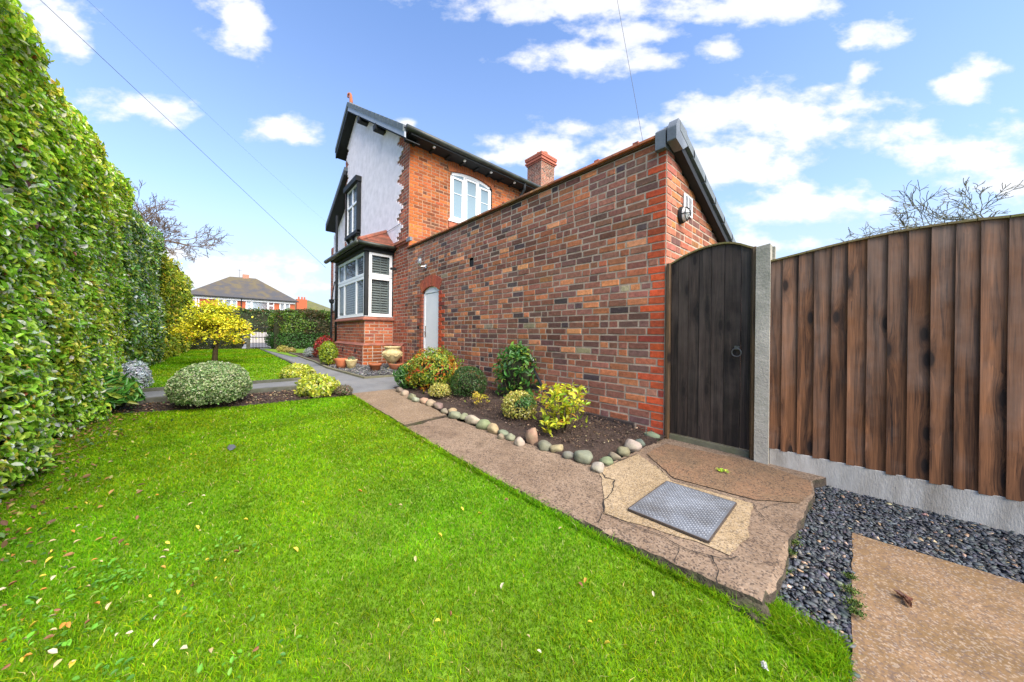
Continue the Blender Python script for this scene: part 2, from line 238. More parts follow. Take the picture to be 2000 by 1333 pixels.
# ------------------------------------------------------------ object helpers
def tag(o, label=None, cat=None, group=None, kind=None):
    if label: o['label'] = label
    if cat: o['category'] = cat
    if group: o['group'] = group
    if kind: o['kind'] = kind
    return o
def thing(name, label, cat, loc=(0, 0, 0), group=None):
    o = bpy.data.objects.new(name, None); COL.objects.link(o); o.location = loc; o.empty_display_size = .1
    return tag(o, label, cat, group)
def link(name, me, parent=None):
    o = bpy.data.objects.new(name, me); COL.objects.link(o)
    if parent is not None:
        o.parent = parent
        if parent.type == 'EMPTY': o.matrix_parent_inverse = Matrix.Translation(-parent.location)
    return o
class MB:
    def __init__(s): s.v = []; s.f = []; s.c = []; s.m = []
    def add(s, V, Fs, col=(.5, .5, .5), mat=0):
        o = len(s.v); s.v.extend([tuple(p) for p in V]); s.c.extend([col] * len(V))
        for f in Fs: s.f.append(tuple(i + o for i in f)); s.m.append(mat)
    def box(s, a, b, col=(.5, .5, .5), mat=0):
        x0, y0, z0 = a; x1, y1, z1 = b
        if x0 > x1: x0, x1 = x1, x0
        if y0 > y1: y0, y1 = y1, y0
        if z0 > z1: z0, z1 = z1, z0
        s.add([(x0, y0, z0), (x1, y0, z0), (x1, y1, z0), (x0, y1, z0), (x0, y0, z1), (x1, y0, z1), (x1, y1, z1), (x0, y1, z1)],
              [(0, 3, 2, 1), (4, 5, 6, 7), (0, 1, 5, 4), (1, 2, 6, 5), (2, 3, 7, 6), (3, 0, 4, 7)], col, mat)
    def beam(s, p, q, w, h, up=(0, 0, 1), col=(.5, .5, .5), mat=0):
        p = Vector(p); q = Vector(q); d = (q - p).normalized(); r = d.cross(Vector(up)).normalized() * w / 2; u = r.cross(d).normalized() * h / 2
        s.add([p - r - u, p + r - u, p + r + u, p - r + u, q - r - u, q + r - u, q + r + u, q - r + u], [(0, 3, 2, 1), (4, 5, 6, 7), (0, 1, 5, 4), (1, 2, 6, 5), (2, 3, 7, 6), (3, 0, 4, 7)], col, mat)
    def tube(s, pts, r, n=8, col=(.5, .5, .5), mat=0, cap=True):
        pts = [Vector(p) for p in pts]; rs = r if isinstance(r, (list, tuple)) else [r] * len(pts); V = []; prev = None
        for i, p in enumerate(pts):
            d = (pts[min(i + 1, len(pts) - 1)] - pts[max(i - 1, 0)])
            if d.length < 1e-9: d = Vector((0, 0, 1))
            d.normalize()
            a = prev if prev is not None else (Vector((0, 0, 1)) if abs(d.z) < .9 else Vector((1, 0, 0)))
            a = (a - d * a.dot(d)).normalized(); prev = a; b = d.cross(a)
            for k in range(n): t = 2 * math.pi * k / n; V.append(p + (a * math.cos(t) + b * math.sin(t)) * rs[i])
        Fs = [(i * n + k, i * n + (k + 1) % n, (i + 1) * n + (k + 1) % n, (i + 1) * n + k) for i in range(len(pts) - 1) for k in range(n)]
        if cap: Fs += [tuple(range(n - 1, -1, -1)), tuple((len(pts) - 1) * n + k for k in range(n))]
        s.add(V, Fs, col, mat)
    def lathe(s, c, prof, n=24, col=(.5, .5, .5), mat=0, fn=None):
        V = []
        for (r, z) in prof:
            for k in range(n):
                t = 2 * math.pi * k / n; rr = r * (fn(t, z) if fn else 1); V.append((c[0] + rr * math.cos(t), c[1] + rr * math.sin(t), c[2] + z))
        Fs = [(i * n + k, i * n + (k + 1) % n, (i + 1) * n + (k + 1) % n, (i + 1) * n + k) for i in range(len(prof) - 1) for k in range(n)]
        Fs += [tuple(range(n - 1, -1, -1)), tuple((len(prof) - 1) * n + k for k in range(n))]
        s.add(V, Fs, col, mat)
    def prism(s, poly, d, col=(.5, .5, .5), mat=0, mat_side=None):
        """poly: planar list of 3-D points, extruded by vector d"""
        n = len(poly); P = [Vector(p) for p in poly]; Q = [p + Vector(d) for p in P]
        s.add(P + Q, [tuple(range(n)), tuple(range(2 * n - 1, n - 1, -1))], col, mat)
        s.add(P + Q, [(i, (i + 1) % n, n + (i + 1) % n, n + i)[::-1] for i in range(n)], col, mat if mat_side is None else mat_side)
    def build(s, name, mats, parent=None, smooth=False, bevel=0, recalc=True):
        me = bpy.data.meshes.new(name); me.from_pydata(s.v, [], s.f)
        for m in (mats if isinstance(mats, (list, tuple)) else [mats]): me.materials.append(m)
        me.polygons.foreach_set('material_index', s.m)
        a = me.color_attributes.new('col', 'FLOAT_COLOR', 'POINT'); a.data.foreach_set('color', np.array([(c[0], c[1], c[2], 1) for c in s.c], dtype=np.float32).ravel())
        if recalc:
            import bmesh
            b = bmesh.new(); b.from_mesh(me); bmesh.ops.recalc_face_normals(b, faces=b.faces); b.to_mesh(me); b.free()
        if smooth: me.polygons.foreach_set('use_smooth', [True] * len(me.polygons))
        o = link(name, me, parent)
        if bevel:
            md = o.modifiers.new('bevel', 'BEVEL'); md.width = bevel; md.segments = 2; md.limit_method = 'ANGLE'
        return o
def bigmesh(name, V, tmpl, cols, mat, parent=None, smooth=False):
    """V (n,k,3), tmpl list of faces with indices in k, cols (n,3)"""
    n, k = V.shape[:2]; me = bpy.data.meshes.new(name)
    me.vertices.add(n * k); me.vertices.foreach_set('co', V.astype(np.float32).ravel())
    lens = [len(f) for f in tmpl]; flat = np.array([i for f in tmpl for i in f], dtype=np.int64)
    idx = (flat[None, :] + (np.arange(n) * k)[:, None]).astype(np.int32).ravel()
    me.loops.add(len(idx)); me.loops.foreach_set('vertex_index', idx)
    tot = np.tile(np.array(lens, dtype=np.int32), n); start = np.concatenate(([0], np.cumsum(tot)[:-1])).astype(np.int32)
    me.polygons.add(len(tot)); me.polygons.foreach_set('loop_start', start); me.polygons.foreach_set('loop_total', tot)
    me.update(calc_edges=True); me.materials.append(mat)
    a = me.color_attributes.new('col', 'FLOAT_COLOR', 'POINT')
    c4 = np.ones((n, k, 4), dtype=np.float32); c4[:, :, :3] = cols[:, None, :] if cols.ndim == 2 else cols
    a.data.foreach_set('color', c4.ravel())
    if smooth: me.polygons.foreach_set('use_smooth', np.ones(len(tot), dtype=bool))
    return link(name, me, parent)
def unit(a): return a / np.maximum(np.linalg.norm(a, axis=-1, keepdims=True), 1e-9)
def pick(n, pal, jit=.18):
    """pal list of (weight, rgb)"""
    w = np.array([p[0] for p in pal], float); c = np.array([p[1] for p in pal]); i = RNG.choice(len(pal), n, p=w / w.sum())
    return np.clip(c[i] * (1 + RNG.normal(0, jit, (n, 1))) * (1 + RNG.normal(0, jit * .35, (n, 3))), .002, .95)
LT = [(0, 1, 2, 3), (0, 3, 4, 5)]
def leaf_verts(P, Nr, L, wr=.5, spread=.7, fold=.25, droop=0.0):
    n = len(P); nr = unit(unit(Nr) + RNG.normal(0, spread, (n, 3)) * .6)
    d = RNG.normal(0, 1, (n, 3)) + np.array([0, 0, .5]); d = unit(d - (d * nr).sum(1, keepdims=True) * nr); s = np.cross(d, nr)
    L = L[:, None]; w = L * wr * .5; up = nr * w * fold * 2
    tipd = -nr * L * droop
    b = P; t = P + d * L + tipd
    r1 = P + d * L * .28 + s * w * .9 + up; r2 = P + d * L * .66 + s * w * .85 + up + tipd * .4
    l1 = P + d * L * .28 - s * w * .9 + up; l2 = P + d * L * .66 - s * w * .85 + up + tipd * .4
    return np.stack([b, r1, r2, t, l2, l1], axis=1)
def leaves(name, P, Nr, size, pal, parent=None, mat=None, wr=.5, spread=.7, jit=.18, fold=.25, droop=0, cols=None):
    n = len(P); L = size * (1 + RNG.normal(0, .25, n)).clip(.4, 1.7)
    V = leaf_verts(P, Nr, L, wr, spread, fold, droop)
    return bigmesh(name, V, LT, pick(n, pal, jit) if cols is None else cols, mat or MT['leaf'], parent)
def fbm(P, s=1.0, seed=0):
    o = Vector((seed * 13.7, seed * 7.1, seed * 3.3))
    return np.array([mnoise.noise(Vector(p) * s + o) + .5 * mnoise.noise(Vector(p) * s * 2.1 + o) for p in P])
# ------------------------------------------------------------ ground structure
XC = onY(1299, 650).x            # near corner of the outbuilding
XH = onY(799, 400).x             # rear wall of the house
XB = onY(768, 600).x             # start of the bay
def jag(poly, step=.06, amp=.012, seed=0, closed=True):
    out = []; n = len(poly)
    for i in range(n if closed else n - 1):
        a = Vector(poly[i]); b = Vector(poly[(i + 1) % n]); k = max(1, int((b - a).length / step)); nn = Vector((-(b - a).y, (b - a).x)).normalized()
        for j in range(k):
            p = a.lerp(b, j / k); o = mnoise.noise(Vector((p.x * 9, p.y * 9, seed))) * amp * 2 + mnoise.noise(Vector((p.x * 31, p.y * 31, seed + 5))) * amp
            out.append(p + nn * (o if j else o * .6))
    return out
def sheet(name, poly, zf, mat, thick=0, side=None, kind='structure', zoff=0, parent=None):
    """poly of (x,y); top follows zf(x); subdivided along x so that it can bend"""
    import bmesh
    bm = bmesh.new(); vs = [bm.verts.new((p[0], p[1], 0)) for p in poly]; f = bm.faces.new(vs)
    if f.normal.z < 0: f.normal_flip()
    f.normal_update()
    if f.normal.z < 0: bmesh.ops.reverse_faces(bm, faces=[f])
    xs = [p[0] for p in poly]
    for c in (-1.3, -9.3, -.3, -5.7):
        if min(xs) < c < max(xs): bmesh.ops.bisect_plane(bm, geom=bm.verts[:] + bm.edges[:] + bm.faces[:], plane_co=(c, 0, 0), plane_no=(1, 0, 0))
    mats = [mat]
    if thick:
        r = bmesh.ops.extrude_face_region(bm, geom=bm.faces[:]); top = [g for g in r['geom'] if isinstance(g, bmesh.types.BMVert)]; tset = set(top)
        for v in bm.verts:
            v.co.z = zf(v.co.x) + zoff - (0 if v in tset else thick)
        bmesh.ops.recalc_face_normals(bm, faces=bm.faces[:]); mats.append(side or mat)
        for fc in bm.faces:
            if abs(fc.normal.z) < .5: fc.material_index = 1
    else:
        for v in bm.verts: v.co.z = zf(v.co.x) + zoff
        for fc in bm.faces:
            fc.normal_update()
            if fc.normal.z < 0: fc.normal_flip()
    bmesh.ops.triangulate(bm, faces=[fc for fc in bm.faces if len(fc.verts) > 4])
    me = bpy.data.meshes.new(name); bm.to_mesh(me); bm.free()
    for m in mats: me.materials.append(m)
    o = link(name, me, parent)
    if kind: o['kind'] = kind
    return o
# terrain sheet to the horizon
def terrain():
    xs = [-1500, -200, -60, -20, -9.3, -8, -7, -6, -5.75, -5, -4, -3, -2, -1, 0, 1, 2, 4, 30, 600]; ys = [-900, -60, -12, -6, -4.6, -2, 0, 6, 40, 900]
    V = []; Fs = []
    for x in xs:
        for y in ys: V.append((x, y, (zl(x) if x > -5.8 else .14) - .05 if x > -30 else .1))
    m = len(ys)
    for i in range(len(xs) - 1):
        for j in range(m - 1): a = i * m + j; Fs.append((a, a + 1, a + m + 1, a + m))
    mb = MB(); mb.add(V, Fs); o = mb.build('ground', mk('distant ground', (.09, .095, .05), .3, .5, 1, 0)); o['kind'] = 'structure'
terrain()
yS0, yS1 = -1.14, -1.80          # stone edging line, lawn edge of the slab
g = lambda px, py, zf=zs: onG(px, py, zf)
def P2(*pp): return [(g(x, y).x, g(x, y).y) for x, y in pp]
XJ = g(695, 768).x               # joint grey path / buff slab
# lower lawn turf (blades added later)
lawn_near = [(2.2, -4.5), *[tuple(onZ(x, y, -.09).to_2d()) for x, y in ((1690, 1900), (1672, 1500), (1668, 1333), (1645, 1265), (1570, 1224), (1505, 1188))], *[(g(x, y).x, g(x, y).y - .012) for x, y in ((1490, 1170), (1160, 1028))], (-2.2, -1.852), *[(g(x, y).x, g(x, y).y - .012) for x, y in ((793, 833), (790, 830))], (-4.92, -1.82), (-5.0, -2.2), (-5.02, -3.0), (-5.2, -3.7), (-5.5, -4.5)]
sheet('lawn', lawn_near, zl, MT['turf'])
lawn_far = [(-6.36, -4.5), (-6.36, -2.06), (-8.0, -2.04), (-12.6, -2.03), (-17.2, -2.03), (-17.2, -4.6)]
# slab pieces
pA = [(XJ, yS0), (XJ, yS1 - .02), g(790, 830).to_2d(), g(872, 811).to_2d()]
sheet('buff_path_slab', jag(pA, .08, .006, 1), zs, MT['buff'], .16, MT['slabside'])
pB = [g(874, 813).to_2d(), g(793, 833).to_2d(), (-2.2, -1.84), g(1160, 1028).to_2d(), g(1490, 1170).to_2d(), g(1530, 1120).to_2d(), g(1545, 1050).to_2d(), g(1590, 965).to_2d(), g(1588, 940).to_2d(), (-.18, .0), (-1.45, .02), (-1.45, -.3), g(1290, 860).to_2d(), g(1170, 915).to_2d()]
slabB = [tuple(p) for p in pB]
import bmesh
def slab_detailed():
    """main pinkish slab with a broken, crumbling rim, as a fine grid"""
    poly = [Vector(p) for p in jag(slabB, .035, .008, 2)]
    px_ = np.array([p.x for p in poly]); py_ = np.array([p.y for p in poly])
    bm = bmesh.new(); vs = [bm.verts.new((p.x, p.y, 0)) for p in poly]; f = bm.faces.new(vs); f.normal_update()
    if f.normal.z < 0: f.normal_flip()
    xs = np.arange(px_.min(), px_.max(), .05)
    for c in xs: bmesh.ops.bisect_plane(bm, geom=bm.verts[:] + bm.edges[:] + bm.faces[:], plane_co=(c, 0, 0), plane_no=(1, 0, 0))
    for c in np.arange(py_.min(), py_.max(), .07): bmesh.ops.bisect_plane(bm, geom=bm.verts[:] + bm.edges[:] + bm.faces[:], plane_co=(0, c, 0), plane_no=(0, 1, 0))
    top_edge = [e for e in bm.edges if e.is_boundary]
    r = bmesh.ops.extrude_edge_only(bm, edges=top_edge); low = [v for v in r['geom'] if isinstance(v, bmesh.types.BMVert)]
    r2 = bmesh.ops.extrude_edge_only(bm, edges=[e for e in r['geom'] if isinstance(e, bmesh.types.BMEdge)]); low2 = [v for v in r2['geom'] if isinstance(v, bmesh.types.BMVert)]
    ls, l2 = set(low), set(low2)
    bd = set(v for e in top_edge for v in e.verts)
    for v in bm.verts:
        z = zs(v.co.x); n = mnoise.noise(Vector((v.co.x * 6, v.co.y * 6, 3)))
        if v in ls: z -= .05 + .02 * n; v.co.x += .010 * mnoise.noise(Vector((v.co.x * 25, v.co.y * 25, 9))); v.co.y += -.008 + .012 * mnoise.noise(Vector((v.co.x * 25, v.co.y * 25, 2)))
        elif v in l2: z -= .2; v.co.y += .01
        else:
            z += .0012 * n + .0010 * mnoise.noise(Vector((v.co.x * 30, v.co.y * 30, 3)))
            if v in bd and v.co.y < -1.2: z -= .008 + .012 * abs(mnoise.noise(Vector((v.co.x * 18, v.co.y * 18, 1))))
        v.co.z = z
    bmesh.ops.recalc_face_normals(bm, faces=bm.faces[:])
    for fc in bm.faces:
        if abs(fc.normal.z) < .6: fc.material_index = 1
    me = bpy.data.meshes.new('pink_concrete_slab'); bm.to_mesh(me); bm.free(); me.materials.append(MT['pink']); me.materials.append(MT['slabside'])
    o = link('pink_concrete_slab', me); o['kind'] = 'structure'
slab_detailed()
patch = P2((1172, 918), (1245, 888), (1300, 925), (1310, 940), (1470, 985), (1462, 1050), (1425, 1088), (1370, 1062), (1290, 1040), (1180, 1005), (1178, 960))
patch = [p for p in patch]
sheet('concrete_patch', jag(patch, .03, .008, 4), zs, MT['patch'], zoff=.0045)
rustp = P2((1300, 868), (1480, 905), (1583, 942), (1588, 962), (1560, 985), (1475, 978), (1318, 936), (1262, 888))
sheet('stained_slab', jag(rustp, .03, .006, 6), zs, MT['rust'], zoff=.0065)
# cracks
def cracks():
    mb = MB()
    def crack(pts, w=.005, seed=1):
        w *= .6
        P = [Vector((*g(x, y).to_2d(), 0)) for x, y in pts]; Q = []
        for a, b in zip(P, P[1:]):
            k = max(2, int((b - a).length / .025))
            for j in range(k):
                p = a.lerp(b, j / k); p.x += .012 * mnoise.noise(Vector((p.x * 20, p.y * 20, seed))); p.y += .012 * mnoise.noise(Vector((p.x * 20, p.y * 20, seed + 4))); Q.append(p)
        Q.append(P[-1]); V = []
        for i, p in enumerate(Q):
            d = (Q[min(i + 1, len(Q) - 1)] - Q[max(i - 1, 0)]).normalized(); n = Vector((-d.y, d.x, 0)); ww = w * (.4 + abs(mnoise.noise(p * 14)) * 1.6) * (.3 if i in (0, len(Q) - 1) else 1)
            V += [p + n * ww, p - n * ww]
        for v in V: v.z = zs(v.x) + .0085
        mb.add(V, [(2 * i, 2 * i + 1, 2 * i + 3, 2 * i + 2) for i in range(len(Q) - 1)])
    crack([(1245, 888), (1172, 918), (1182, 935), (1200, 940), (1196, 960), (1180, 980), (1178, 1003), (1215, 1020), (1290, 1048), (1340, 1075), (1390, 1090), (1425, 1095), (1440, 1090)], .006, 1)
    crack([(1178, 1003), (1170, 1026)], .004, 3); crack([(1240, 1035), (1205, 1045)], .003, 3); crack([(1325, 1068), (1318, 1105)], .004, 7)
    crack([(1390, 1088), (1402, 1118), (1400, 1150)], .005, 8); crack([(1425, 1095), (1480, 1105), (1530, 1100)], .003, 8); crack([(1262, 890), (1290, 920), (1310, 938), (1380, 958), (1470, 985), (1478, 1000), (1500, 1020), (1540, 1045)], .004, 11)
    crack([(1478, 1000), (1530, 985), (1560, 990)], .003, 12); crack([(785, 829), (872, 812)], .006, 13); crack([(1500, 1020), (1540, 1025)], .003, 14); crack([(1300, 1065), (1310, 1085)], .003, 15)
    o = mb.build('slab_cracks', MT['crack'], recalc=False); o['kind'] = 'structure'
cracks()
# crumbled lump at the slab end and moss along the broken edge
def lump(mb, c, r, seed, col=(.5, .5, .5), sq=(1, 1, .7), n=10, amp=.25, mat=0, facets=0):
    V = []; Fs = []; rs_ = random.Random(seed); fc_ = [(Vector((rs_.gauss(0, 1), rs_.gauss(0, 1), rs_.gauss(.2, 1))).normalized(), rs_.uniform(.68, .86)) for _ in range(facets)]
    for i in range(n + 1):
        for k in range(2 * n):
            th = math.pi * i / n; ph = math.pi * k / n; d = Vector((math.sin(th) * math.cos(ph), math.sin(th) * math.sin(ph), math.cos(th)))
            rr = 1 + amp * mnoise.noise(d * 1.4 + Vector((seed, seed * 2, 0))) * 1.6 + amp * .4 * mnoise.noise(d * 4 + Vector((seed, 0, 0)))
            for fn_, fd_ in fc_:
                q_ = d.dot(fn_)
                if q_ * rr > fd_: rr = fd_ / q_ * .8 + rr * .2
            V.append((c[0] + d.x * r * sq[0] * rr, c[1] + d.y * r * sq[1] * rr, c[2] + d.z * r * sq[2] * rr))
    for i in range(n):
        for k in range(2 * n): Fs.append((i * 2 * n + k, (i + 1) * 2 * n + k, (i + 1) * 2 * n + (k + 1) % (2 * n), i * 2 * n + (k + 1) % (2 * n)))
    mb.add(V, Fs, col, mat)
mb = MB(); pl = g(1468, 1192, lambda x: -.05)
lump(mb, (pl.x, pl.y, -.07), .055, 3, sq=(1.3, .9, .8), amp=.5); lump(mb, (pl.x - .09, pl.y + .05, -.08), .05, 5, sq=(1.2, 1, .8), amp=.5)
tag(mb.build('concrete_rubble', MT['slabside'], smooth=True), 'crumbled lump of concrete at the broken corner of the slab by the lawn', 'rubble')
def moss_clumps():
    for k, (px, py, r) in enumerate([(1548, 1045, .022), (1540, 1078, .02), (1520, 1110, .028), (1552, 1060, .014), (1660, 1128, .012), (1662, 1155, .02), (1668, 1180, .018), (1672, 1198, .014), (1420, 1130, .016), (1500, 925, .012)]):
        p = g(px, py, lambda x: -.04); P = np.array([p.x, p.y, p.z + .004]) + RNG.normal(0, 1, (260, 3)) * np.array([r * .7, r * .6, r * .2]); P[:, 2] = np.maximum(P[:, 2], -.05)
        o = leaves('moss_clump', P, np.tile([0, 0, 1.], (260, 1)), .008, [(3, (.05, .10, .01)), (1, (.12, .16, .02))], mat=MT['leafm'], spread=1.5)
        tag(o, 'small dark green moss clump, %s' % ('on the broken slab edge, number %s from the gate' % ['one', 'two', 'three', 'four'][k] if k < 4 else 'on the brown slab edge, %s from its corner' % ['first', 'second', 'third', 'fourth'][k - 4] if k < 8 else 'at the lawn corner of the slab' if k == 8 else 'against the foot of the concrete post'), 'moss', 'moss clumps on the slab edges')
moss_clumps()
# second slab bottom right
z2 = lambda x: -.055
def g2(px, py): return onZ(px, py, -.055)
c1 = g2(1665, 1041); c2 = g2(2000, 1140); c3 = g2(1664, 1333)
d12 = (c2 - c1); d13 = (c3 - c1)
p2 = [c1.to_2d(), (c1 + d12 * 2.5).to_2d(), (c1 + d12 * 2.5 + d13 * 2.2).to_2d(), (c1 + d13 * 2.2).to_2d()]
sheet('brown_path_slab', jag([tuple(p) for p in p2], .05, .004, 9), z2, MT['brown'], .1, MT['slabside'])
# gravel bed under the slate chips
sheet('gravel_bed', [(-.5, -.02), (3, -.02), (3, -3.4), (.25, -2.8), (.0, -2.2), (-.1, -1.9), (-.5, -1.5)], lambda x: -.088, mk('chip dust', (.05, .05, .05), .4, 30, 1, 1, 90))
# grey path, kerbs, upper lawn
pathpoly = P2((500, 680), (531, 680), (560, 690), (600, 703), (640, 720), (712, 740), (778, 735)) + [(g(775, 757).x, -.55), (XJ, yS0 + .02), (XJ, yS1 - .1)] + P2((670, 768), (640, 745), (602, 722), (560, 708), (530, 695))
PATHP = pathpoly
sheet('path', pathpoly, zs, MT['asphalt'], .2, MT['darkconc'])
sheet('lawn_upper', [tuple(p) for p in lawn_far], zu, MT['turf'])
# front garden lawn strip and road
sheet('front_lawn', [(-11.5, -1.6), (-11.5, 1.5), (-17.5, 1.5), (-17.5, -1.9)], zu, MT['turf'], zoff=-.02)
sheet('road', [(-19.6, -30), (-19.6, 40), (-28, 40), (-28, -30)], lambda x: .22, mk('road tarmac', (.16, .16, .17), .15, 3, .9, .3, 100))
sheet('pavement', [(-17.7, -30), (-17.7, 40), (-19.6, 40), (-19.6, -30)], lambda x: .24, mk('pavement', (.33, .31, .3), .15, 3, .9, .3, 100))
def strip(name, pts, w, h, zf, mat, zoff=0.0, kind='structure', label=None, cat=None):
    mb = MB(); P = [Vector((p[0], p[1], 0)) for p in pts]; L = []; R = []
    for i, p in enumerate(P):
        d = (P[min(i + 1, len(P) - 1)] - P[max(i - 1, 0)]).normalized(); n = Vector((-d.y, d.x, 0)) * w / 2; L.append(p + n); R.append(p - n)
    V = []
    for a, b in zip(L, R): z = zf(a.x) + zoff; V += [(a.x, a.y, z), (b.x, b.y, z), (b.x, b.y, z - h), (a.x, a.y, z - h)]
    Fs = []
    for i in range(len(P) - 1):
        for k in range(4): Fs.append((4 * i + k, 4 * i + (k + 1) % 4, 4 * i + 4 + (k + 1) % 4, 4 * i + 4 + k))
    Fs += [(0, 1, 2, 3), (4 * len(P) - 4, 4 * len(P) - 1, 4 * len(P) - 2, 4 * len(P) - 3)]
    mb.add(V, Fs); o = mb.build(name, mat)
    if label: tag(o, label, cat)
    elif kind: o['kind'] = kind
    return o
def dens(pts, step=.25):
    out = []
    for a, b in zip(pts, pts[1:]):
        a = Vector(a); b = Vector(b); k = max(1, int((b - a).length / step)); out += [tuple(a.lerp(b, j / k)) for j in range(k)]
    return out + [tuple(pts[-1])]
kerbp = P2((566, 690), (600, 703), (640, 720), (712, 740), (778, 735))
strip('kerb', dens(kerbp), .05, .25, zs, MT['kerb'], .035, label='narrow mossy kerb between the grey path and the slate chips round the bay', cat='kerb')
strip('kerb', dens(P2((531, 680), (553, 688), (577, 688.5))), .05, .25, zs, MT['kerb'], .035, label='short dark kerb round the bed of golden domes beside the far path', cat='kerb')
lip = P2((499, 680), (515, 686), (545, 700), (580, 717)); strip('kerb', dens(lip), .05, .3, zs, MT['darkconc'], .04, label='dark concrete kerb along the lawn side of the far path', cat='kerb')
# retaining step across the garden
mb = MB(); xa, xb = -5.77, -6.30; zt = .19
for y0, y1 in ((-4.7, -3.3), (-3.296, -1.98)): mb.box((xb, y0, -.1), (xa, y1, zt), mat=0)
rw = mb.build('retaining_step', [MT['darkconc']], bevel=.008); tag(rw, 'low dark mossy concrete step with a grey slab top behind the variegated bush', 'garden step')
mb = MB(); mb.box((xb + .01, -4.7, zt + .002), (xa - .012, -1.98, zt + .010)); link_o = mb.build('slab_top', MT['asphalt'], rw)
mb = MB(); mb.box((xb - .06, -4.7, -.1), (xb - .002, -2.1, zt + .05)); mb.build('back_lip', MT['darkconc'], rw)
# soil beds
sheet('soil_bed', [(-5.78, -4.7), (-5.78, -1.95), (-4.95, -1.80), (-5.0, -2.2), (-5.02, -3.0), (-5.2, -3.7), (-5.5, -4.7)][::-1], zl, MT['soil'], zoff=.004)
bedp = [(XJ + .15, -.05), (-1.36, -.02), (-1.36, -.35), g(1275, 868).to_2d(), g(1170, 905).to_2d(), (-2.4, yS0 + .04), (XJ + .15, yS0 + .03)]
def bed_mesh():
    x0, x1 = XJ - .1, -1.30; nx, ny = 130, 40; V = []; Fs = []
    for i in range(nx):
        for j in range(ny):
            x = x0 + (x1 - x0) * i / (nx - 1); y = yS0 - .05 + (0.02 - (yS0 - .05)) * j / (ny - 1)
            z = zs(x) + .012 + .035 * math.sin(math.pi * j / ny) + .018 * mnoise.noise(Vector((x * 5, y * 5, 1))) + .014 * mnoise.noise(Vector((x * 18, y * 18, 2))) + .01 * mnoise.noise(Vector((x * 50, y * 50, 2)))
            if j == 0: z -= .05
            if y < -.25: z -= .07 * min(max((x + 1.50) / .08, 0), 1)
            V.append((x, y, z))
    for i in range(nx - 1):
        for j in range(ny - 1): a = i * ny + j; Fs.append((a, a + ny, a + ny + 1, a + 1))
    mb = MB(); mb.add(V, Fs); o = mb.build('flower_bed_soil', MT['soil'], smooth=True); o['kind'] = 'structure'
bed_mesh()
sheet('front_bed_soil', P2((560, 690), (640, 720), (655, 716), (657, 700), (600, 690)) , zs, MT['soil'], zoff=.012)
sheet('bay_gravel', [tuple(p) for p in P2((640, 719), (712, 738), (778, 733))] + [(XB + .9, -.0), (XB - 2.2, 0.0), (XB - 2.6, -.8)], zs, mk('bay chips base', (.08, .08, .08), .4, 60, 1, 1, 90), zoff=.006)
# ------------------------------------------------------------ brickwork
DARK = [(6, (.27, .112, .075)), (5, (.26, .108, .072)), (3.2, (.165, .083, .066)), (3.8, (.37, .13, .062)), (2.4, (.48, .17, .072)), (1.1, (.085, .058, .058)), (1.3, (.62, .25, .115)), (.12, (.34, .27, .17))]
RED = [(5, (.38, .10, .05)), (3, (.33, .085, .045)), (2, (.27, .08, .05)), (1, (.20, .08, .06))]
ORANGE = [(5, (.40, .105, .025)), (3, (.35, .088, .025)), (2, (.28, .075, .026)), (.8, (.16, .06, .03)), (.8, (.45, .14, .035))]
QUOIN = [(3, (.52, .085, .028)), (2, (.42, .075, .03)), (1, (.30, .055, .035))]
W2P = [(4, (.40, .13, .07)), (3, (.44, .17, .06)), (2, (.25, .09, .05)), (2, (.36, .13, .09)), (.8, (.15, .07, .055))]
def choose(pal, jit=.14):
    r = random.random() * sum(p[0] for p in pal)
    for w, c in pal:
        r -= w
        if r <= 0: break
    k = 1 + random.gauss(0, jit); return tuple(max(.01, x * k * (1 + random.gauss(0, .04))) for x in c)
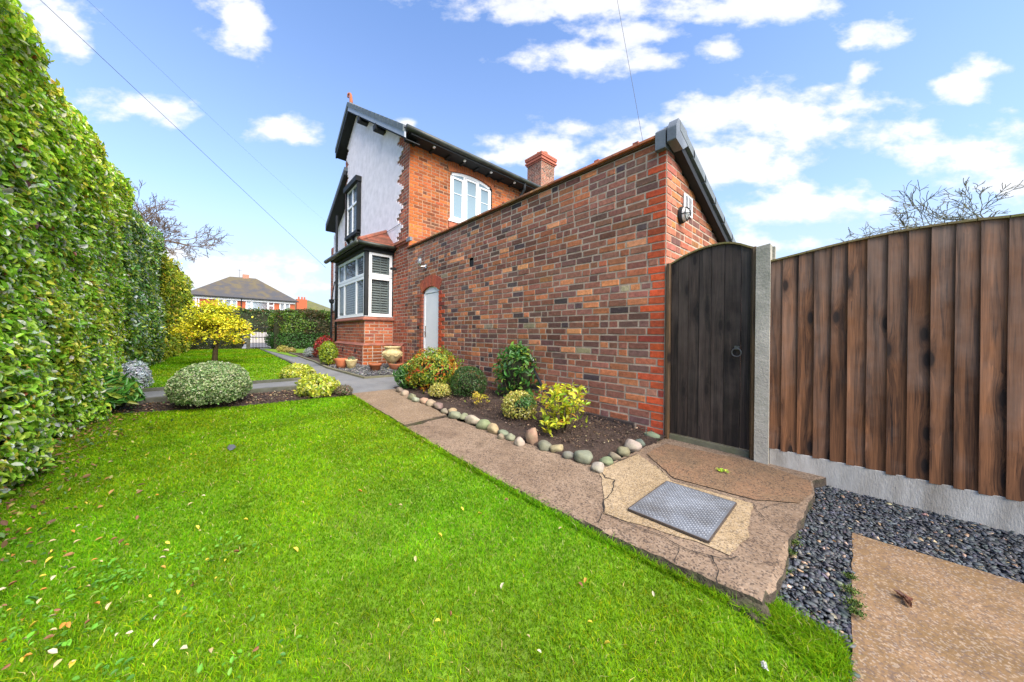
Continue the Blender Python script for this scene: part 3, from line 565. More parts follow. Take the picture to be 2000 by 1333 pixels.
def brick_wall(mb, O, U, Nn, rows, span, pal, h=.0775, bl=.232, cuts=None, bond='mix', quoin=(None, None), rough=.004, mcol=(.5, .5, .5), z0=0.0, mort_depth=.0):
    """O origin (z=0), U horizontal unit, Nn outward normal; rows=(r0,r1); span(z)->(s0,s1); cuts(z)->[(a,b)]"""
    O = Vector(O); U = Vector(U); Nn = Vector(Nn)
    for r in range(*rows):
        zb = z0 + r * h; zt = zb + h; zm = (zb + zt) / 2; s0, s1 = span(zm)
        if s1 - s0 < .03: continue
        segs = [(s0, s1)]
        for a, b in (cuts(zm) if cuts else []):
            ns = []
            for p, q in segs:
                if b <= p or a >= q: ns.append((p, q)); continue
                if a > p: ns.append((p, a))
                if b < q: ns.append((b, q))
            segs = ns
        for p, q in segs:
            if q - p < .01: continue
            A = O + U * p; B = O + U * q
            mb.add([(A.x, A.y, zb), (B.x, B.y, zb), (B.x, B.y, zt), (A.x, A.y, zt)], [(0, 1, 2, 3)], mcol, 1)
            L = []; x = p; first = True
            while x < q - .02:
                t = bl
                if bond == 'mix': t = bl * random.choice((1, 1, 1, .5, .5, .96))
                elif bond == 'flemish': t = bl if (len(L) + r) % 2 else bl * .5
                elif bond == 'garden': t = bl * .5 if r % 4 == 0 else bl
                if first and (r % 2): t = min(t, bl * .5)
                if first and not (r % 2): t = bl
                first = False; e = min(x + t, q)
                if q - e < .05: e = q
                L.append((x, e)); x = e
            for i, (a, b) in enumerate(L):
                pc = pal; qn = False
                if i == 0 and quoin[0] and p == s0: pc = quoin[0]; qn = True
                if i == len(L) - 1 and quoin[1] and q == s1: pc = quoin[1]; qn = True
                if qn and i == len(L) - 1: pass
                g_ = .0064; j = lambda k=rough: random.uniform(-k, k)
                rj = .001 if qn else rough
                a_, b_ = a + g_ + j(rj * .4), b - g_ + j(rj * .4); zb_, zt_ = zb + g_ + j(rj * .5), zt - g_ + j(rj * .5)
                d = .0035 + random.uniform(-.002, .0035) if not qn else .006; c = choose(pc, .08 if qn else .15); kc = 1 + .5 * mnoise.noise(Vector((O.x + U.x * a * 1.1, O.y + U.y * a * 1.1, zb * 1.6))); c = tuple(x * kc for x in c); ch = .004 + (0 if qn else random.uniform(0, .004)); lean = j(.0015)
                V = []
                for (s, z, dd) in ((a_, zb_, -.004), (b_, zb_, -.004), (b_, zt_, -.004), (a_, zt_, -.004)): pt = O + U * s + Nn * dd; V.append((pt.x, pt.y, z))
                for (s, z, dd) in ((a_ + ch, zb_ + ch * .7, d + lean), (b_ - ch, zb_ + ch * .7, d - lean), (b_ - ch, zt_ - ch * .7, d), (a_ + ch, zt_ - ch * .7, d)):
                    pt = O + U * (s + j(rj * .3)) + Nn * dd; V.append((pt.x, pt.y, z + j(rj * .25)))
                mb.add(V, [(4, 5, 6, 7), (0, 1, 5, 4), (1, 2, 6, 5), (2, 3, 7, 6), (3, 0, 4, 7)], c, 0)
def wallmats(m='mortar'): return [MT['brick'], MT[m]]
def arch_bricks(mb, O, U, Nn, s0, s1, zspring, rise, hgt, pal, n=14, d=.012, mat=0):
    """segmental arch of upright bricks over an opening"""
    O = Vector(O); U = Vector(U); Nn = Vector(Nn); w = (s1 - s0) / 2; R = (w * w + rise * rise) / (2 * rise); sc = (s0 + s1) / 2; zc = zspring + rise - R; a0 = math.asin(w / R)
    for i in range(n):
        t0 = -a0 * 1.06 + 2.12 * a0 * i / n + .004; t1 = -a0 * 1.06 + 2.12 * a0 * (i + 1) / n - .004; c = choose(pal, .06); V = []
        for dd in (-.1, d):
            for (t, rr) in ((t0, R), (t1, R), (t1, R + hgt), (t0, R + hgt)): p = O + U * (sc + rr * math.sin(t)) + Nn * dd; V.append((p.x, p.y, zc + rr * math.cos(t)))
        mb.add(V, [(4, 5, 6, 7), (0, 1, 5, 4), (1, 2, 6, 5), (2, 3, 7, 6), (3, 0, 4, 7)], c, mat)
    # mortar behind the joints
    V = []; k = 16
    for i in range(k + 1):
        t = -a0 * 1.06 + 2.12 * a0 * i / k
        for rr in (R, R + hgt): p = O + U * (sc + rr * math.sin(t)) + Nn * (d - .006); V.append((p.x, p.y, zc + rr * math.cos(t)))
    mb.add(V, [(2 * i, 2 * i + 2, 2 * i + 3, 2 * i + 1) for i in range(k)], (.5, .5, .5), 1)
    return lambda s: (zc + math.sqrt(max(R * R - (s - sc) ** 2, 0)))
def seg_arch(s0, s1, zspring, rise):
    w = (s1 - s0) / 2; R = (w * w + rise * rise) / (2 * rise); sc = (s0 + s1) / 2; zc = zspring + rise - R
    def cut(z):
        if z < zspring: return [(s0, s1)]
        if z > zc + R: return []
        h = math.sqrt(max(R * R - (z - zc) ** 2, 0)); return [(sc - h, sc + h)]
    return cut, (sc, zc, R)
# ------------------------------------------------------------ outbuilding (lean-to)
ZT = 3.0
dl = onY(824.5, 650).x; dr = onY(856.5, 650).x; zsp = onY(826, 573).z; ztop = onY(838, 556).z
dl0, dr0 = dl, dr
ob = thing('outbuilding', 'long low lean-to outbuilding of mixed dark and red brick with a slate verge', 'outbuilding', (XC, 0, 0))
mb = MB()
hd = .0775; rise_d = .10; zspd = onY(824, 572).z; cutd, _ = seg_arch(dl, dr, zspd, rise_d)
def cuts1(z):
    out = cutd(z)
    if zspd - .02 < z < zspd + rise_d + .24:
        w_ = (dr - dl) / 2; R_o = (w_ * w_ + rise_d ** 2) / (2 * rise_d); zc_o = zspd + rise_d - R_o; hw_ = min(math.sqrt(max((R_o + .21) ** 2 - (z - zc_o) ** 2, 0)), w_ + .09)
        out = [((dl + dr) / 2 - hw_, (dl + dr) / 2 + hw_)] if z > zspd + .03 else [(dl, dr)]
    if onY(921, 523).z < z < onY(921, 508).z: out = out + [(onY(917, 515).x, onY(925, 515).x)]
    return out
O1 = (0, 0, 0)
brick_wall(mb, O1, (1, 0, 0), (0, -1, 0), (-2, 38), lambda z: (XH, XC), DARK, cuts=cuts1, quoin=(None, QUOIN), z0=.0)
# red bricks of the door surround
for r in range(0, int(zspd / .0775)):
    for (a, b) in ((dl - (.225 if r % 2 else .112), dl - .006), (dr + .006, dr + (.112 if r % 2 else .225))):
        if a < XH: a = XH + .003
        mb.box((a, -.013, r * .0775 + .006), (b, .06, (r + 1) * .0775 - .006), choose(RED if a < dl else QUOIN, .1), 0)
arch_bricks(mb, O1, (1, 0, 0), (0, -1, 0), dl, dr, zspd, rise_d, .225, [(3, (.42, .10, .05)), (2, (.36, .09, .05))], 15, .013)
# projecting plinth course of dark render at the base
mb.box((XH + 1.4, -.035, -.1), (XC - .3, -.002, .085), (.06, .045, .04), 0)
mb.box((XH, .0, -.4), (XC, .004, 0), (.1, .06, .05), 1)
for s in (0, 1):   # reveals of the doorway
    x = dl if s == 0 else dr
    for r in range(-1, int(zspd / .0775) + 1): mb.box((x - .05 if s == 0 else x, .008, r * .0775 + .005), (x if s == 0 else x + .05, .14, (r + 1) * .0775 - .005), choose(RED, .1), 0)
ow = mb.build('long_wall', wallmats(), ob)
# gable end W2 (plane x = XC)
mb = MB(); yv = 2.95
vq1 = onX(1338, 262, XC + .1); vq2 = onX(1436, 476, XC + .1); slope = (vq1.z - vq2.z) / (vq2.y - vq1.y); ztop2 = lambda y: 2.90 - slope * max(y, 0)
brick_wall(mb, (XC, 0, 0), (0, 1, 0), (1, 0, 0), (0, 37), lambda z: (0.0, min(yv, max(0, (2.90 - z) / slope))), W2P, quoin=([(3, (.50, .17, .10)), (2, (.42, .13, .09))], None), bl=.232)
mb.box((XC - .25, .01, -.3), (XC - .002, yv, 2.2), (.3, .1, .05), 1)
mb.build('gable_wall', wallmats(), ob)
# roof, coping, verge
mb = MB()
pr = [(XC + .06, .12, 3.02), (XC + .06, yv + .25, 3.02 - slope * (yv + .29)), (XH + .02, yv + .25, 3.02 - slope * (yv + .29)), (XH + .02, .12, 3.02)]
mb.prism([(a, b, c - .09) for a, b, c in pr], (0, 0, .05), (.1, .11, .12))
n = 18
for i in range(n):
    y0 = .12 + (yv + .13) * i / n; y1 = y0 + (yv + .25) / n * 1.12
    za = 3.06 - slope * y0 + .004; zb = 3.06 - slope * y1 + .016
    mb.add([(XH + .02, y0, za - .03), (XC + .1, y0, za - .03), (XC + .1, y1, zb - .03), (XH + .02, y1, zb - .03), (XH + .02, y0, za), (XC + .1, y0, za), (XC + .1, y1, zb), (XH + .02, y1, zb)],
           [(0, 3, 2, 1), (4, 5, 6, 7), (0, 1, 5, 4), (1, 2, 6, 5), (2, 3, 7, 6), (3, 0, 4, 7)], (.12, .145, .16))
mb.build('roof', MT['slate_a'], ob)
mb = MB()   # dry verge trim stepping down the slope
n = 9
for i in range(n):
    y0 = .02 + (yv + .28) * i / n; y1 = y0 + (yv + .28) / n + .03; z0_ = 3.085 - slope * y0; z1_ = 3.085 - slope * y1 + .012
    x0, x1 = XC + .035, XC + .115
    mb.add([(x0, y0, z0_ - .09), (x1, y0, z0_ - .09), (x1, y1, z1_ - .09), (x0, y1, z1_ - .09), (x0 - .08, y0, z0_), (x1, y0, z0_), (x1, y1, z1_), (x0 - .08, y1, z1_)],
           [(0, 3, 2, 1), (4, 5, 6, 7), (0, 1, 5, 4), (1, 2, 6, 5), (2, 3, 7, 6), (3, 0, 4, 7)], (.13, .155, .17))
mb.build('verge', MT['slate_a'], ob)
mb = MB(); mb.add([(XC + .01, 0, 2.89), (XC + .09, 0, 2.89), (XC + .09, yv + .3, 2.89 - slope * (yv + .3)), (XC + .01, yv + .3, 2.89 - slope * (yv + .3)), (XC + .01, 0, 2.965), (XC + .09, 0, 2.965), (XC + .09, yv + .3, 2.965 - slope * (yv + .3)), (XC + .01, yv + .3, 2.965 - slope * (yv + .3))],
       [(0, 3, 2, 1), (4, 5, 6, 7), (0, 1, 5, 4), (1, 2, 6, 5), (2, 3, 7, 6), (3, 0, 4, 7)]); mb.build('verge_board', MT['black'], ob)
mb = MB()  # coping of thin clay tiles
x = XH - .02
while x < XC - .1:
    L = .31; e = min(x + L, XC - .08); t = random.uniform(-.003, .004); mb.box((x + .003, -.055 + t, 2.972 + t), (e - .003, .12, 2.996 + t), choose([(3, (.44, .14, .06)), (1, (.3, .12, .06)), (1, (.32, .18, .07))], .12)); x += L
for xx in (onY(1240, 270).x, onY(985, 390).x, onY(1165, 303).x): mb.box((xx, -.05, 2.999), (xx + .06, -.005, 3.02), (.36, .1, .06))
mb.box((XH - .02, -.02, 2.955), (XC - .07, .1, 2.97), (.10, .055, .035)); mb.build('coping', MT['clay_tile'], ob)
mb = MB()  # lead saddle at the corner
mb.prism([(XC - .09, -.065, 2.83), (XC - .09, -.065, 3.01), (XC - .09, .0, 3.06), (XC - .09, .16, 3.02), (XC - .09, .16, 2.83)], (.10, 0, 0))
mb.build('lead_saddle', MT['lead'], ob, bevel=.006)
mb = MB(); mb.prism([(XC + .027, -.07, 2.87), (XC + .027, -.07, 3.0), (XC + .027, -.02, 3.085), (XC + .027, .2, 3.05), (XC + .027, .25, 2.93), (XC + .027, .1, 2.83)], (.085, 0, 0)); mb.build('verge_end_cap', MT['lead'], ob, bevel=.008)
# door
mb = MB(); fw = .055
for (a, b) in ((dl + .002, dl + fw), (dr - .025, dr - .002)): mb.box((a, .03, .0), (b, .13, zspd + .03))
K = 12
for i in range(K):
    c_, (sc, zc, R) = seg_arch(dl, dr, zspd, rise_d)
    a = dl + .003 + (dr - dl - .006) * i / K; b = dl + .003 + (dr - dl - .006) * (i + 1) / K; m = (a + b) / 2; mb.box((a, .03, zspd - .03), (b, .13, zc + math.sqrt(R * R - (m - sc) ** 2) - .004))
df = mb.build('door_frame', MT['white'], ob)
mb = MB(); mb.box((dl + fw + .003, .042, .12), (dr - .028, .125, zspd - .035)); dd = mb.build('door', MT['white'], ob, bevel=.004); tag(dd, 'plain white door leaf with a chrome lever')
mb = MB(); mb.box((dl + fw + .012, .035, .92), (dl + fw + .042, .041, 1.16)); mb.tube([(dl + fw + .027, .036, 1.03), (dl + fw + .027, .0, 1.03), (dl + fw + .13, .0, 1.03)], .009, 8); mb.build('handle', MT['chrome'], dd)
mb = MB(); mb.box((dl, -.01, -.05), (dr, .14, .11)); mb.build('threshold', MT['concrete'], ob)
# dark brick-sized vent hole and small box on the wall
p = onY(921, 516); mb = MB(); mb.box((p.x - .06, .01, p.z - .07), (p.x + .06, .08, p.z + .07)); mb.build('air_brick', MT['dark'], ob)
# plastic grille on the gable end
a = onX(1333, 378, XC); b = onX(1349, 415, XC); mb = MB(); gy0, gy1, gz0, gz1 = a.y, b.y - .0, onX(1341, 423, XC).z, onX(1341, 384, XC).z
mb.box((XC + .012, gy0, gz0), (XC + .02, gy1, gz1)); gv = mb.build('vent_grille', MT['white'], ob)
mb = MB()
for k in range(14):
    z = gz0 + .02 + (gz1 - gz0 - .04) * k / 13
    for q in (0, 1): y0 = gy0 + (gy1 - gy0) * (.12 + .42 * q); mb.box((XC + .0201, y0, z - .003), (XC + .022, y0 + (gy1 - gy0) * .34, z + .003))
mb.build('slots', MT['dark'], gv)
# ------------------------------------------------------------ main house
hs = thing('main_house', 'two-storey brick house with a white pebble-dashed gable, orange brick rear wall and bay window', 'house', (XH, 0, 0))
XE = XH + .34; er = onX(794, 248, XE); YV = er.y      # eave line and verge plane
ap = onY(683, 203, YV); el = onY(659, 281, YV)
RS = (ap.z - er.z) / (er.x - ap.x); ZR = ap.z; XR = ap.x
XL = onY(673.5, 480).x                       # far corner of the white gable
zr = lambda x: ZR - RS * abs(x - XR)
zstr = onY(797, 470).z                       # string course under the render
# white gable panel
mb = MB(); yg = -.028
def rendered(mb, xa, xb, y, zbot, zf, depth=.02, na=60):
    """rendered panel with toothed brick quoin edges"""
    n = int((7.6 - zbot) / .0775); lefts = []; rights = []; tooth = [0, 1, 2, 3, 2, 1]
    for i in range(n):
        z = zbot + i * .0775
        rights.append((xb - .30 - .115 * tooth[(i + 2) % 6] + random.uniform(-.012, .012), z)); lefts.append((xa + .16 + .10 * tooth[i % 6] + random.uniform(-.012, .012), z))
    rights = [p for p in rights if p[1] < zf(p[0])]; lefts = [p for p in lefts if p[1] < zf(p[0])]
    def stair(Ls):
        out = []
        for i, (x, z) in enumerate(Ls): out += [(x, z), (x, z + .0775)]
        return out
    R_ = stair(rights); L_ = stair(lefts)
    topR = (R_[-1][0], zf(R_[-1][0])); topL = (L_[-1][0], zf(L_[-1][0]))
    poly = R_ + [topR] + ([(XR, zf(XR))] if L_[-1][0] < XR < R_[-1][0] else []) + [topL] + L_[::-1]
    mb.prism([(x, y, z) for x, z in poly], (0, depth, 0))
zg = lambda x: zr(x) - .10
rendered(mb, XL, XH, yg, zstr + .04, zg)
gw = mb.build('rendered_gable', MT['render'], hs)
mb = MB()  # brick gable wall behind and below the render
def cutg(z): return []
brick_wall(mb, (0, 0, 0), (1, 0, 0), (0, -1, 0), (int(zstr / .0775), int(7.0 / .0775)), lambda z: (max(XL, XR - (ZR - .1 - z) / RS), min(XH, XR + (ZR - .1 - z) / RS)), RED, cuts=lambda z: [(XL + .62, XH - .8)] , quoin=(None, None), bl=.225)
brick_wall(mb, (0, 0, 0), (1, 0, 0), (0, -1, 0), (-1, int(zstr / .0775)), lambda z: (XB - 3.0, XH - .002), RED, bl=.225, z0=0.0)
mb.prism([(XL, .03, -.3), (XH - .02, .03, -.3), (XH - .02, .03, er.z - .3), (XR, .03, ZR - .14), (XL, .03, zr(XL) - .14)], (0, .2, 0), (.2, .08, .05), 0)
mb.build('side_wall', wallmats(), hs)
mb = MB()  # moulded string course
mb.box((XB + .02, -.075, zstr - .01), (XH + .02, .0, zstr + .05), (.42, .15, .08)); mb.box((XB + .02, -.045, zstr - .06), (XH + .01, .0, zstr - .012), (.36, .10, .06)); mb.build('string_course', MT['clay_tile'], hs)
mb = MB(); pz = onY(802, 470); mb.box((XH + .01, -.07, pz.z - .03), (XH + .22, -.01, pz.z + .05)); mb.build('lead_flashing', MT['lead'], hs)
# rear (orange) wall, plane x = XH
s0 = 0.0; YE = 9.2
w0 = onX(880, 338, XH); w1 = onX(961, 375, XH); wb = onX(882, 430, XH).z; wsp = onX(880.5, 334, XH).z; wsp2 = onX(960.5, 369, XH).z
wsp = (wsp + wsp2) / 2; wy0, wy1 = w0.y, w1.y
zE = onX(800, 262, XH).z
rise_w = .11; cutw, (scw, zcw, Rw) = seg_arch(wy0, wy1, wsp, rise_w)
mb = MB()
def cuts2(z):
    if z < wb: return []
    if z > wsp + .05 and z < wsp + rise_w + .26: return [(wy0 - .10, wy1 + .10)]
    return cutw(z) if z > wb else []
brick_wall(mb, (XH, 0, 0), (0, 1, 0), (1, 0, 0), (int(2.6 / .0775), int((er.z + .05) / .0775)), lambda z: (0.0, YE), ORANGE, cuts=cuts2, bond='garden', quoin=([(1, (.46, .115, .025))], None), bl=.225, rough=.003)
arch_bricks(mb, (XH, 0, 0), (0, 1, 0), (1, 0, 0), wy0, wy1, wsp, rise_w, .235, [(3, (.46, .115, .03)), (2, (.40, .10, .035))], 26, .012)
mb.box((XH - .3, .02, 0), (XH - .12, YE, er.z - .1), (.05, .03, .02), 0)
mb.build('rear_wall', [MT['brick'], MT['mortar_dark']], hs)
# rear window
wf = thing
mb = MB(); xw = XH - .06
def frame(mb, plane, a0, a1, z0, z1, w, d0, d1, bars=(), hbars=()):
    """plane 'x' or 'y': rectangular frame in that plane between depths d0,d1"""
    def bx(p, q, za, zb):
        if plane == 'x': mb.box((d0, p, za), (d1, q, zb))
        else: mb.box((p, d0, za), (q, d1, zb))
    bx(a0, a0 + w, z0, z1); bx(a1 - w, a1, z0, z1); bx(a0 + w, a1 - w, z0, z0 + w); bx(a0 + w, a1 - w, z1 - w, z1)
    for b, bw in bars: bx(b - bw / 2, b + bw / 2, z0 + w, z1 - w)
    for b, bw in hbars: bx(a0 + w, a1 - w, b - bw / 2, b + bw / 2)
topw = lambda y: zcw + math.sqrt(Rw * Rw - (y - scw) ** 2)
Wd = wy1 - wy0
fr = MB()
K = 20
for i in range(K):
    a = wy0 + .003 + (Wd - .006) * i / K; b = wy0 + .003 + (Wd - .006) * (i + 1) / K; m = (a + b) / 2; fr.box((xw - .03, a, topw(m) - .085), (xw + .02, b, topw(m) - .004))
fr.box((xw - .03, wy0 + .003, wb), (xw + .02, wy0 + .06, wsp)); fr.box((xw - .03, wy1 - .06, wb), (xw + .02, wy1 - .003, wsp)); fr.box((xw - .03, wy0 + .06, wb), (xw + .02, wy1 - .06, wb + .06))
for q in (1 / 3, 2 / 3): fr.box((xw - .03, wy0 + Wd * q - .03, wb + .06), (xw + .021, wy0 + Wd * q + .03, topw(wy0 + Wd * q) - .05))
wn = fr.build('rear_window', MT['white'], hs, bevel=.004)
sa = MB()
for q in range(3):
    a = wy0 + Wd * q / 3 + (.062 if q == 0 else .032); b = wy0 + Wd * (q + 1) / 3 - (.062 if q == 2 else .032); zt_ = min(topw(a), topw(b)) - .1
    frame(sa, 'x', a, b, wb + .062, zt_, .05, xw - .02, xw + .035)
    sa.box((xw + .012, a + .05, zt_ - .42), (xw + .02, b - .05, zt_ - .405))
sa.build('sashes', MT['white'], wn, bevel=.004)
gl = MB(); gl.box((xw + .0, wy0 + .06, wb + .06), (xw + .008, wy1 - .06, wsp + .1)); gl.build('pane', MT['frost'], wn)
sb = MB(); sb.box((XH - .05, wy0 - .06, wb - .05), (XH + .05, wy1 + .06, wb - .002)); sb.build('sill', MT['white'], wn)
sb = MB(); sb.box((XH - .01, wy0 - .05, wb - .2), (XH + .03, wy1 + .1, wb - .055), (.42, .12, .06)); sb.build('brick_sill', MT['clay_tile'], wn)
# main roof
mb = MB(); th = .06
def roof_slope(mb, xa, za, xb, zb, y0, y1, n=14, col=(.10, .125, .14)):
    for i in range(n):
        t0, t1 = i / n, (i + 1) / n; xA, zA = xa + (xb - xa) * t0, za + (zb - za) * t0; xB_, zB = xa + (xb - xa) * t1, za + (zb - za) * t1
        mb.add([(xA, y0, zA - .03), (xA, y1, zA - .03), (xB_, y1, zB - .02), (xB_, y0, zB - .02), (xA, y0, zA), (xA, y1, zA), (xB_, y1, zB + .015), (xB_, y0, zB + .015)],
               [(0, 3, 2, 1), (4, 5, 6, 7), (0, 1, 5, 4), (1, 2, 6, 5), (2, 3, 7, 6), (3, 0, 4, 7)], tuple(c * random.uniform(.9, 1.1) for c in col))
roof_slope(mb, XR, ZR, er.x, er.z, YV - .05, YE + .3); roof_slope(mb, XR, ZR, el.x, zr(el.x) , YV - .05, YE + .3, 6)
mb.tube([(XR, YV - .02, ZR - .01), (XR, YV + 9.5, ZR - .01)], .06, 8, (.11, .12, .13))
rf = mb.build('roof', MT['slate_a'], hs)
mb = MB()  # slate verge courses seen edge-on
n = 15
for s, (xe, k) in enumerate(((er.x, n), (el.x, 7))):
    for i in range(k):
        t0, t1 = i / k, (i + 1) / k - .004; xa, xb2 = XR + (xe - XR) * t0, XR + (xe - XR) * t1
        mb.add([(xa, YV - .075, zr(xa) - .12), (xb2, YV - .075, zr(xb2) - .12), (xb2, YV - .075, zr(xb2) + .03), (xa, YV - .075, zr(xa) + .02), (xa, YV + .03, zr(xa) - .12), (xb2, YV + .03, zr(xb2) - .12), (xb2, YV + .03, zr(xb2) + .03), (xa, YV + .03, zr(xa) + .02)],
               [(0, 3, 2, 1), (4, 5, 6, 7), (0, 1, 5, 4), (1, 2, 6, 5), (2, 3, 7, 6), (3, 0, 4, 7)], (.10, .125, .14))
mb.build('verge_slates', MT['slate_a'], rf)
mb = MB()
for xe in (er.x + .02, el.x - .02):
    A = [(XR, zr(XR) - .115), (xe, zr(xe) - .115), (xe, zr(xe) - .24), (XR, zr(XR) - .25)]
    if xe > XR: mb.prism([(x, YV - .055, z) for x, z in A], (0, .035, 0))
mb.build('barge_board', MT['grey_barge'], hs)
mb = MB(); A = [(XR, zr(XR) - .115), (el.x, zr(el.x) - .115), (el.x, zr(el.x) - .3), (XR, zr(XR) - .30)]; mb.prism([(x, YV - .055, z) for x, z in A], (0, .035, 0)); mb.build('barge_board', MT['black'], hs)
mb = MB()   # soffit and purlin ends
for xe in (er.x, el.x):
    mb.prism([(XR, YV - .02, zr(XR) - .26), (xe, YV - .02, zr(xe) - .26), (xe, YV - .02, zr(xe) - .28), (XR, YV - .02, zr(XR) - .28)], (0, .34, 0))
for px, py in ((713, 236), (746, 252)): p = onY(px, py, -.1); mb.box((p.x - .09, -.30, zr(p.x) - .42), (p.x + .09, .0, zr(p.x) - .28))

mb.build('soffit', MT['black'], hs)
mb = MB()  # gutter along the rear eave
pts = [(er.x + .05, YV - .02 + (YE + .2 - YV) * i / 10, er.z - .03) for i in range(11)]; mb.tube(pts, .062, 12)
gt = mb.build('gutter', MT['gutter'], hs, smooth=True)
mb = MB()
mb.box((XH - .02, YV + .1, er.z - .13), (er.x + .03, YE, er.z - .07))
for i in range(22): y = .05 + i * .43; mb.box((XH, y, er.z - .17), (er.x - .1, y + .06, er.z - .13))
mb.build('eaves', MT['black'], hs)
for i in range(9):
    y = .45 + i * .86; mb = MB(); mb.box((er.x - .09, y, er.z - .16), (er.x - .03, y + .05, er.z - .11)); mb.build('gutter_bracket', MT['white'], gt)
pd = onX(1012, 368, XH + .08); yd_ = pd.y
mb = MB(); mb.tube([(er.x + .02, yd_, er.z - .05), (er.x + .02, yd_, er.z - .25), (XH + .09, yd_ - .02, er.z - .5), (XH + .09, yd_ - .02, 2.6)], .04, 10); mb.build('downpipe', MT['black'], hs, smooth=True)
# ridge finial: curled terracotta horn
mb = MB(); bx_ = (XR, YV + .02, ZR); pts = []; rs = []
for i in range(13):
    t = i / 12; pts.append((XR - .02 + .03 * math.sin(t * 3) - (.10 * max(0, t - .6) / .4), YV + .05 - .05 * t, ZR + .02 + .36 * math.sin(t * 1.5))); rs.append(.055 - .03 * t)
for i in range(6): t = i / 5; pts.append((XR - .10 - .06 * math.sin(t * 2.6), YV - .01, ZR + .375 - .1 * t)); rs.append(.028)
mb.tube(pts, rs, 10);  mb.build('finial', MT['clay'], rf, smooth=True)
# chimney on the ridge
cz = onZ(1056, 360, ZR); cx_ = XR; d_ = ray(1056, 360); k_ = (XR - 0) / d_.x; cy_ = CAM.y + d_.y * k_
dpt = depth((XR, cy_, 3)); hw = 25 * dpt / F_PX * .74
ztp = CAM.z + (652 - 308) * dpt / F_PX; zc_ = ztp - .25
mb = MB()
for (ox, oy, uu, nn, ln) in ((cx_ + hw, cy_ - hw, (0, 1, 0), (1, 0, 0), 2 * hw), (cx_ - hw, cy_ - hw, (1, 0, 0), (0, -1, 0), 2 * hw)):
    brick_wall(mb, (ox, oy, 0), uu, nn, (int((ZR - 1.2) / .0775), int((zc_ - .1) / .0775)), lambda z: (0, ln), [(3, (.28, .10, .06)), (2, (.20, .09, .06)), (1, (.14, .08, .06))], bl=.225)
for i, e in enumerate((.04, .09, .05, .09, .1)): z = zc_ - .2 + i * .0775; mb.box((cx_ - hw - e, cy_ - hw - e, z + .002), (cx_ + hw + e, cy_ + hw + e, z + .0765), (.42, .13, .08), 0)
mb.box((cx_ - hw + .01, cy_ - hw + .01, ZR - 1.5), (cx_ + hw - .01, cy_ + hw - .01, zc_), (.2, .08, .06), 0)
ch = mb.build('chimney', wallmats(), rf)
mb = MB()
for dx_, dy_, h_, r_ in ((.15, .1, .34, .15), (-.25, -.1, .26, .11), (-.3, .25, .2, .1), (.1, -.28, .22, .09)): mb.lathe((cx_ + dx_, cy_ + dy_, zc_ + .17), [(r_, 0), (r_ * .85, h_ * .6), (r_ * 1.1, h_ * .85), (r_, h_)], 16)
mb.build('chimney_pots', MT['clay'], ch, smooth=True)
# recessed far part of the side wall with its own verge
YR2 = .28; XL2 = onY(647, 480, YR2).x; a2 = onY(674, 331, -.1); b2 = onY(638, 440, -.1); RS2 = (a2.z - b2.z) / (a2.x - b2.x)
z2r = lambda x: a2.z + RS2 * (x - a2.x)
mb = MB(); mb.prism([(XL2 + .52, YR2 - .03, 1.9), (XL + .3, YR2 - .03, 1.9), (XL + .3, YR2 - .03, z2r(XL + .3) - .1), (XL2 + .52, YR2 - .03, z2r(XL2 + .52) - .1)], (0, .03, 0)); mb.build('rendered_panel', MT['render'], hs)
mb = MB(); brick_wall(mb, (0, YR2, 0), (1, 0, 0), (0, -1, 0), (0, int(4.6 / .0775)), lambda z: (XL2, XL2 + (.42 + .2 * (int(z / .31) % 2) if z > 1.9 else XL - XL2 + .2)), RED, bl=.225)
brick_wall(mb, (XL, YR2, 0), (0, -1, 0), (1, 0, 0), (0, int(5.6 / .0775)), lambda z: (0, YR2), RED, bl=.225)
mb.box((XL2, YR2 + .01, -.2), (XL, YR2 + .3, 4.0), (.2, .08, .05)); mb.build('far_side_wall', wallmats(), hs)
mb = MB()
for (o1, o2, cl) in ((.02, -.1, (.10, .125, .14)), (-.1, -.24, (.02, .022, .025))):
    mb.prism([(a2.x + .06, -.14, z2r(a2.x + .06) + o1), (b2.x, -.14, b2.z + o1), (b2.x, -.14, b2.z + o2), (a2.x + .06, -.14, z2r(a2.x + .06) + o2)], (0, .06 if o1 < 0 else .5, 0), cl)
mb.prism([(a2.x + .06, -.1, z2r(a2.x + .06) - .23), (b2.x, -.1, b2.z - .23), (b2.x, -.1, b2.z - .25), (a2.x + .06, -.1, z2r(a2.x + .06) - .25)], (0, .4, 0), (.015, .015, .018))
mb.build('far_verge', MT['slate_a'], hs)
# downpipes at the recess
mb = MB(); q = onY(659, 420, -.02); mb.tube([(q.x, -.03, z2r(q.x) - .6), (q.x, -.03, .3)], .042, 10); 
for z in (1.2, 2.2, 3.2): mb.tube([(q.x, -.03, z), (q.x, -.03, z + .05)], .052, 10); mb.box((q.x - .01, -.03, z), (q.x + .17, .05, z + .02))
mb.build('downpipe', MT['black'], hs, smooth=True)
mb = MB(); q = onY(648, 560, .1); mb.tube([(q.x, .1, 2.15), (q.x, .1, .3)], .038, 10); mb.lathe((q.x, .1, 2.15), [(.04, 0), (.09, .06), (.1, .16), (.08, .17)], 12); mb.tube([(q.x + .02, .1, 2.32), (q.x + .16, .16, 3.0), (q.x + .22, .2, 3.05)], .018, 6)
for z in (1.0, 1.8): mb.box((q.x - .01, .08, z), (q.x + .2, .16, z + .02))
mb.build('waste_pipe', MT['black'], hs, smooth=False)
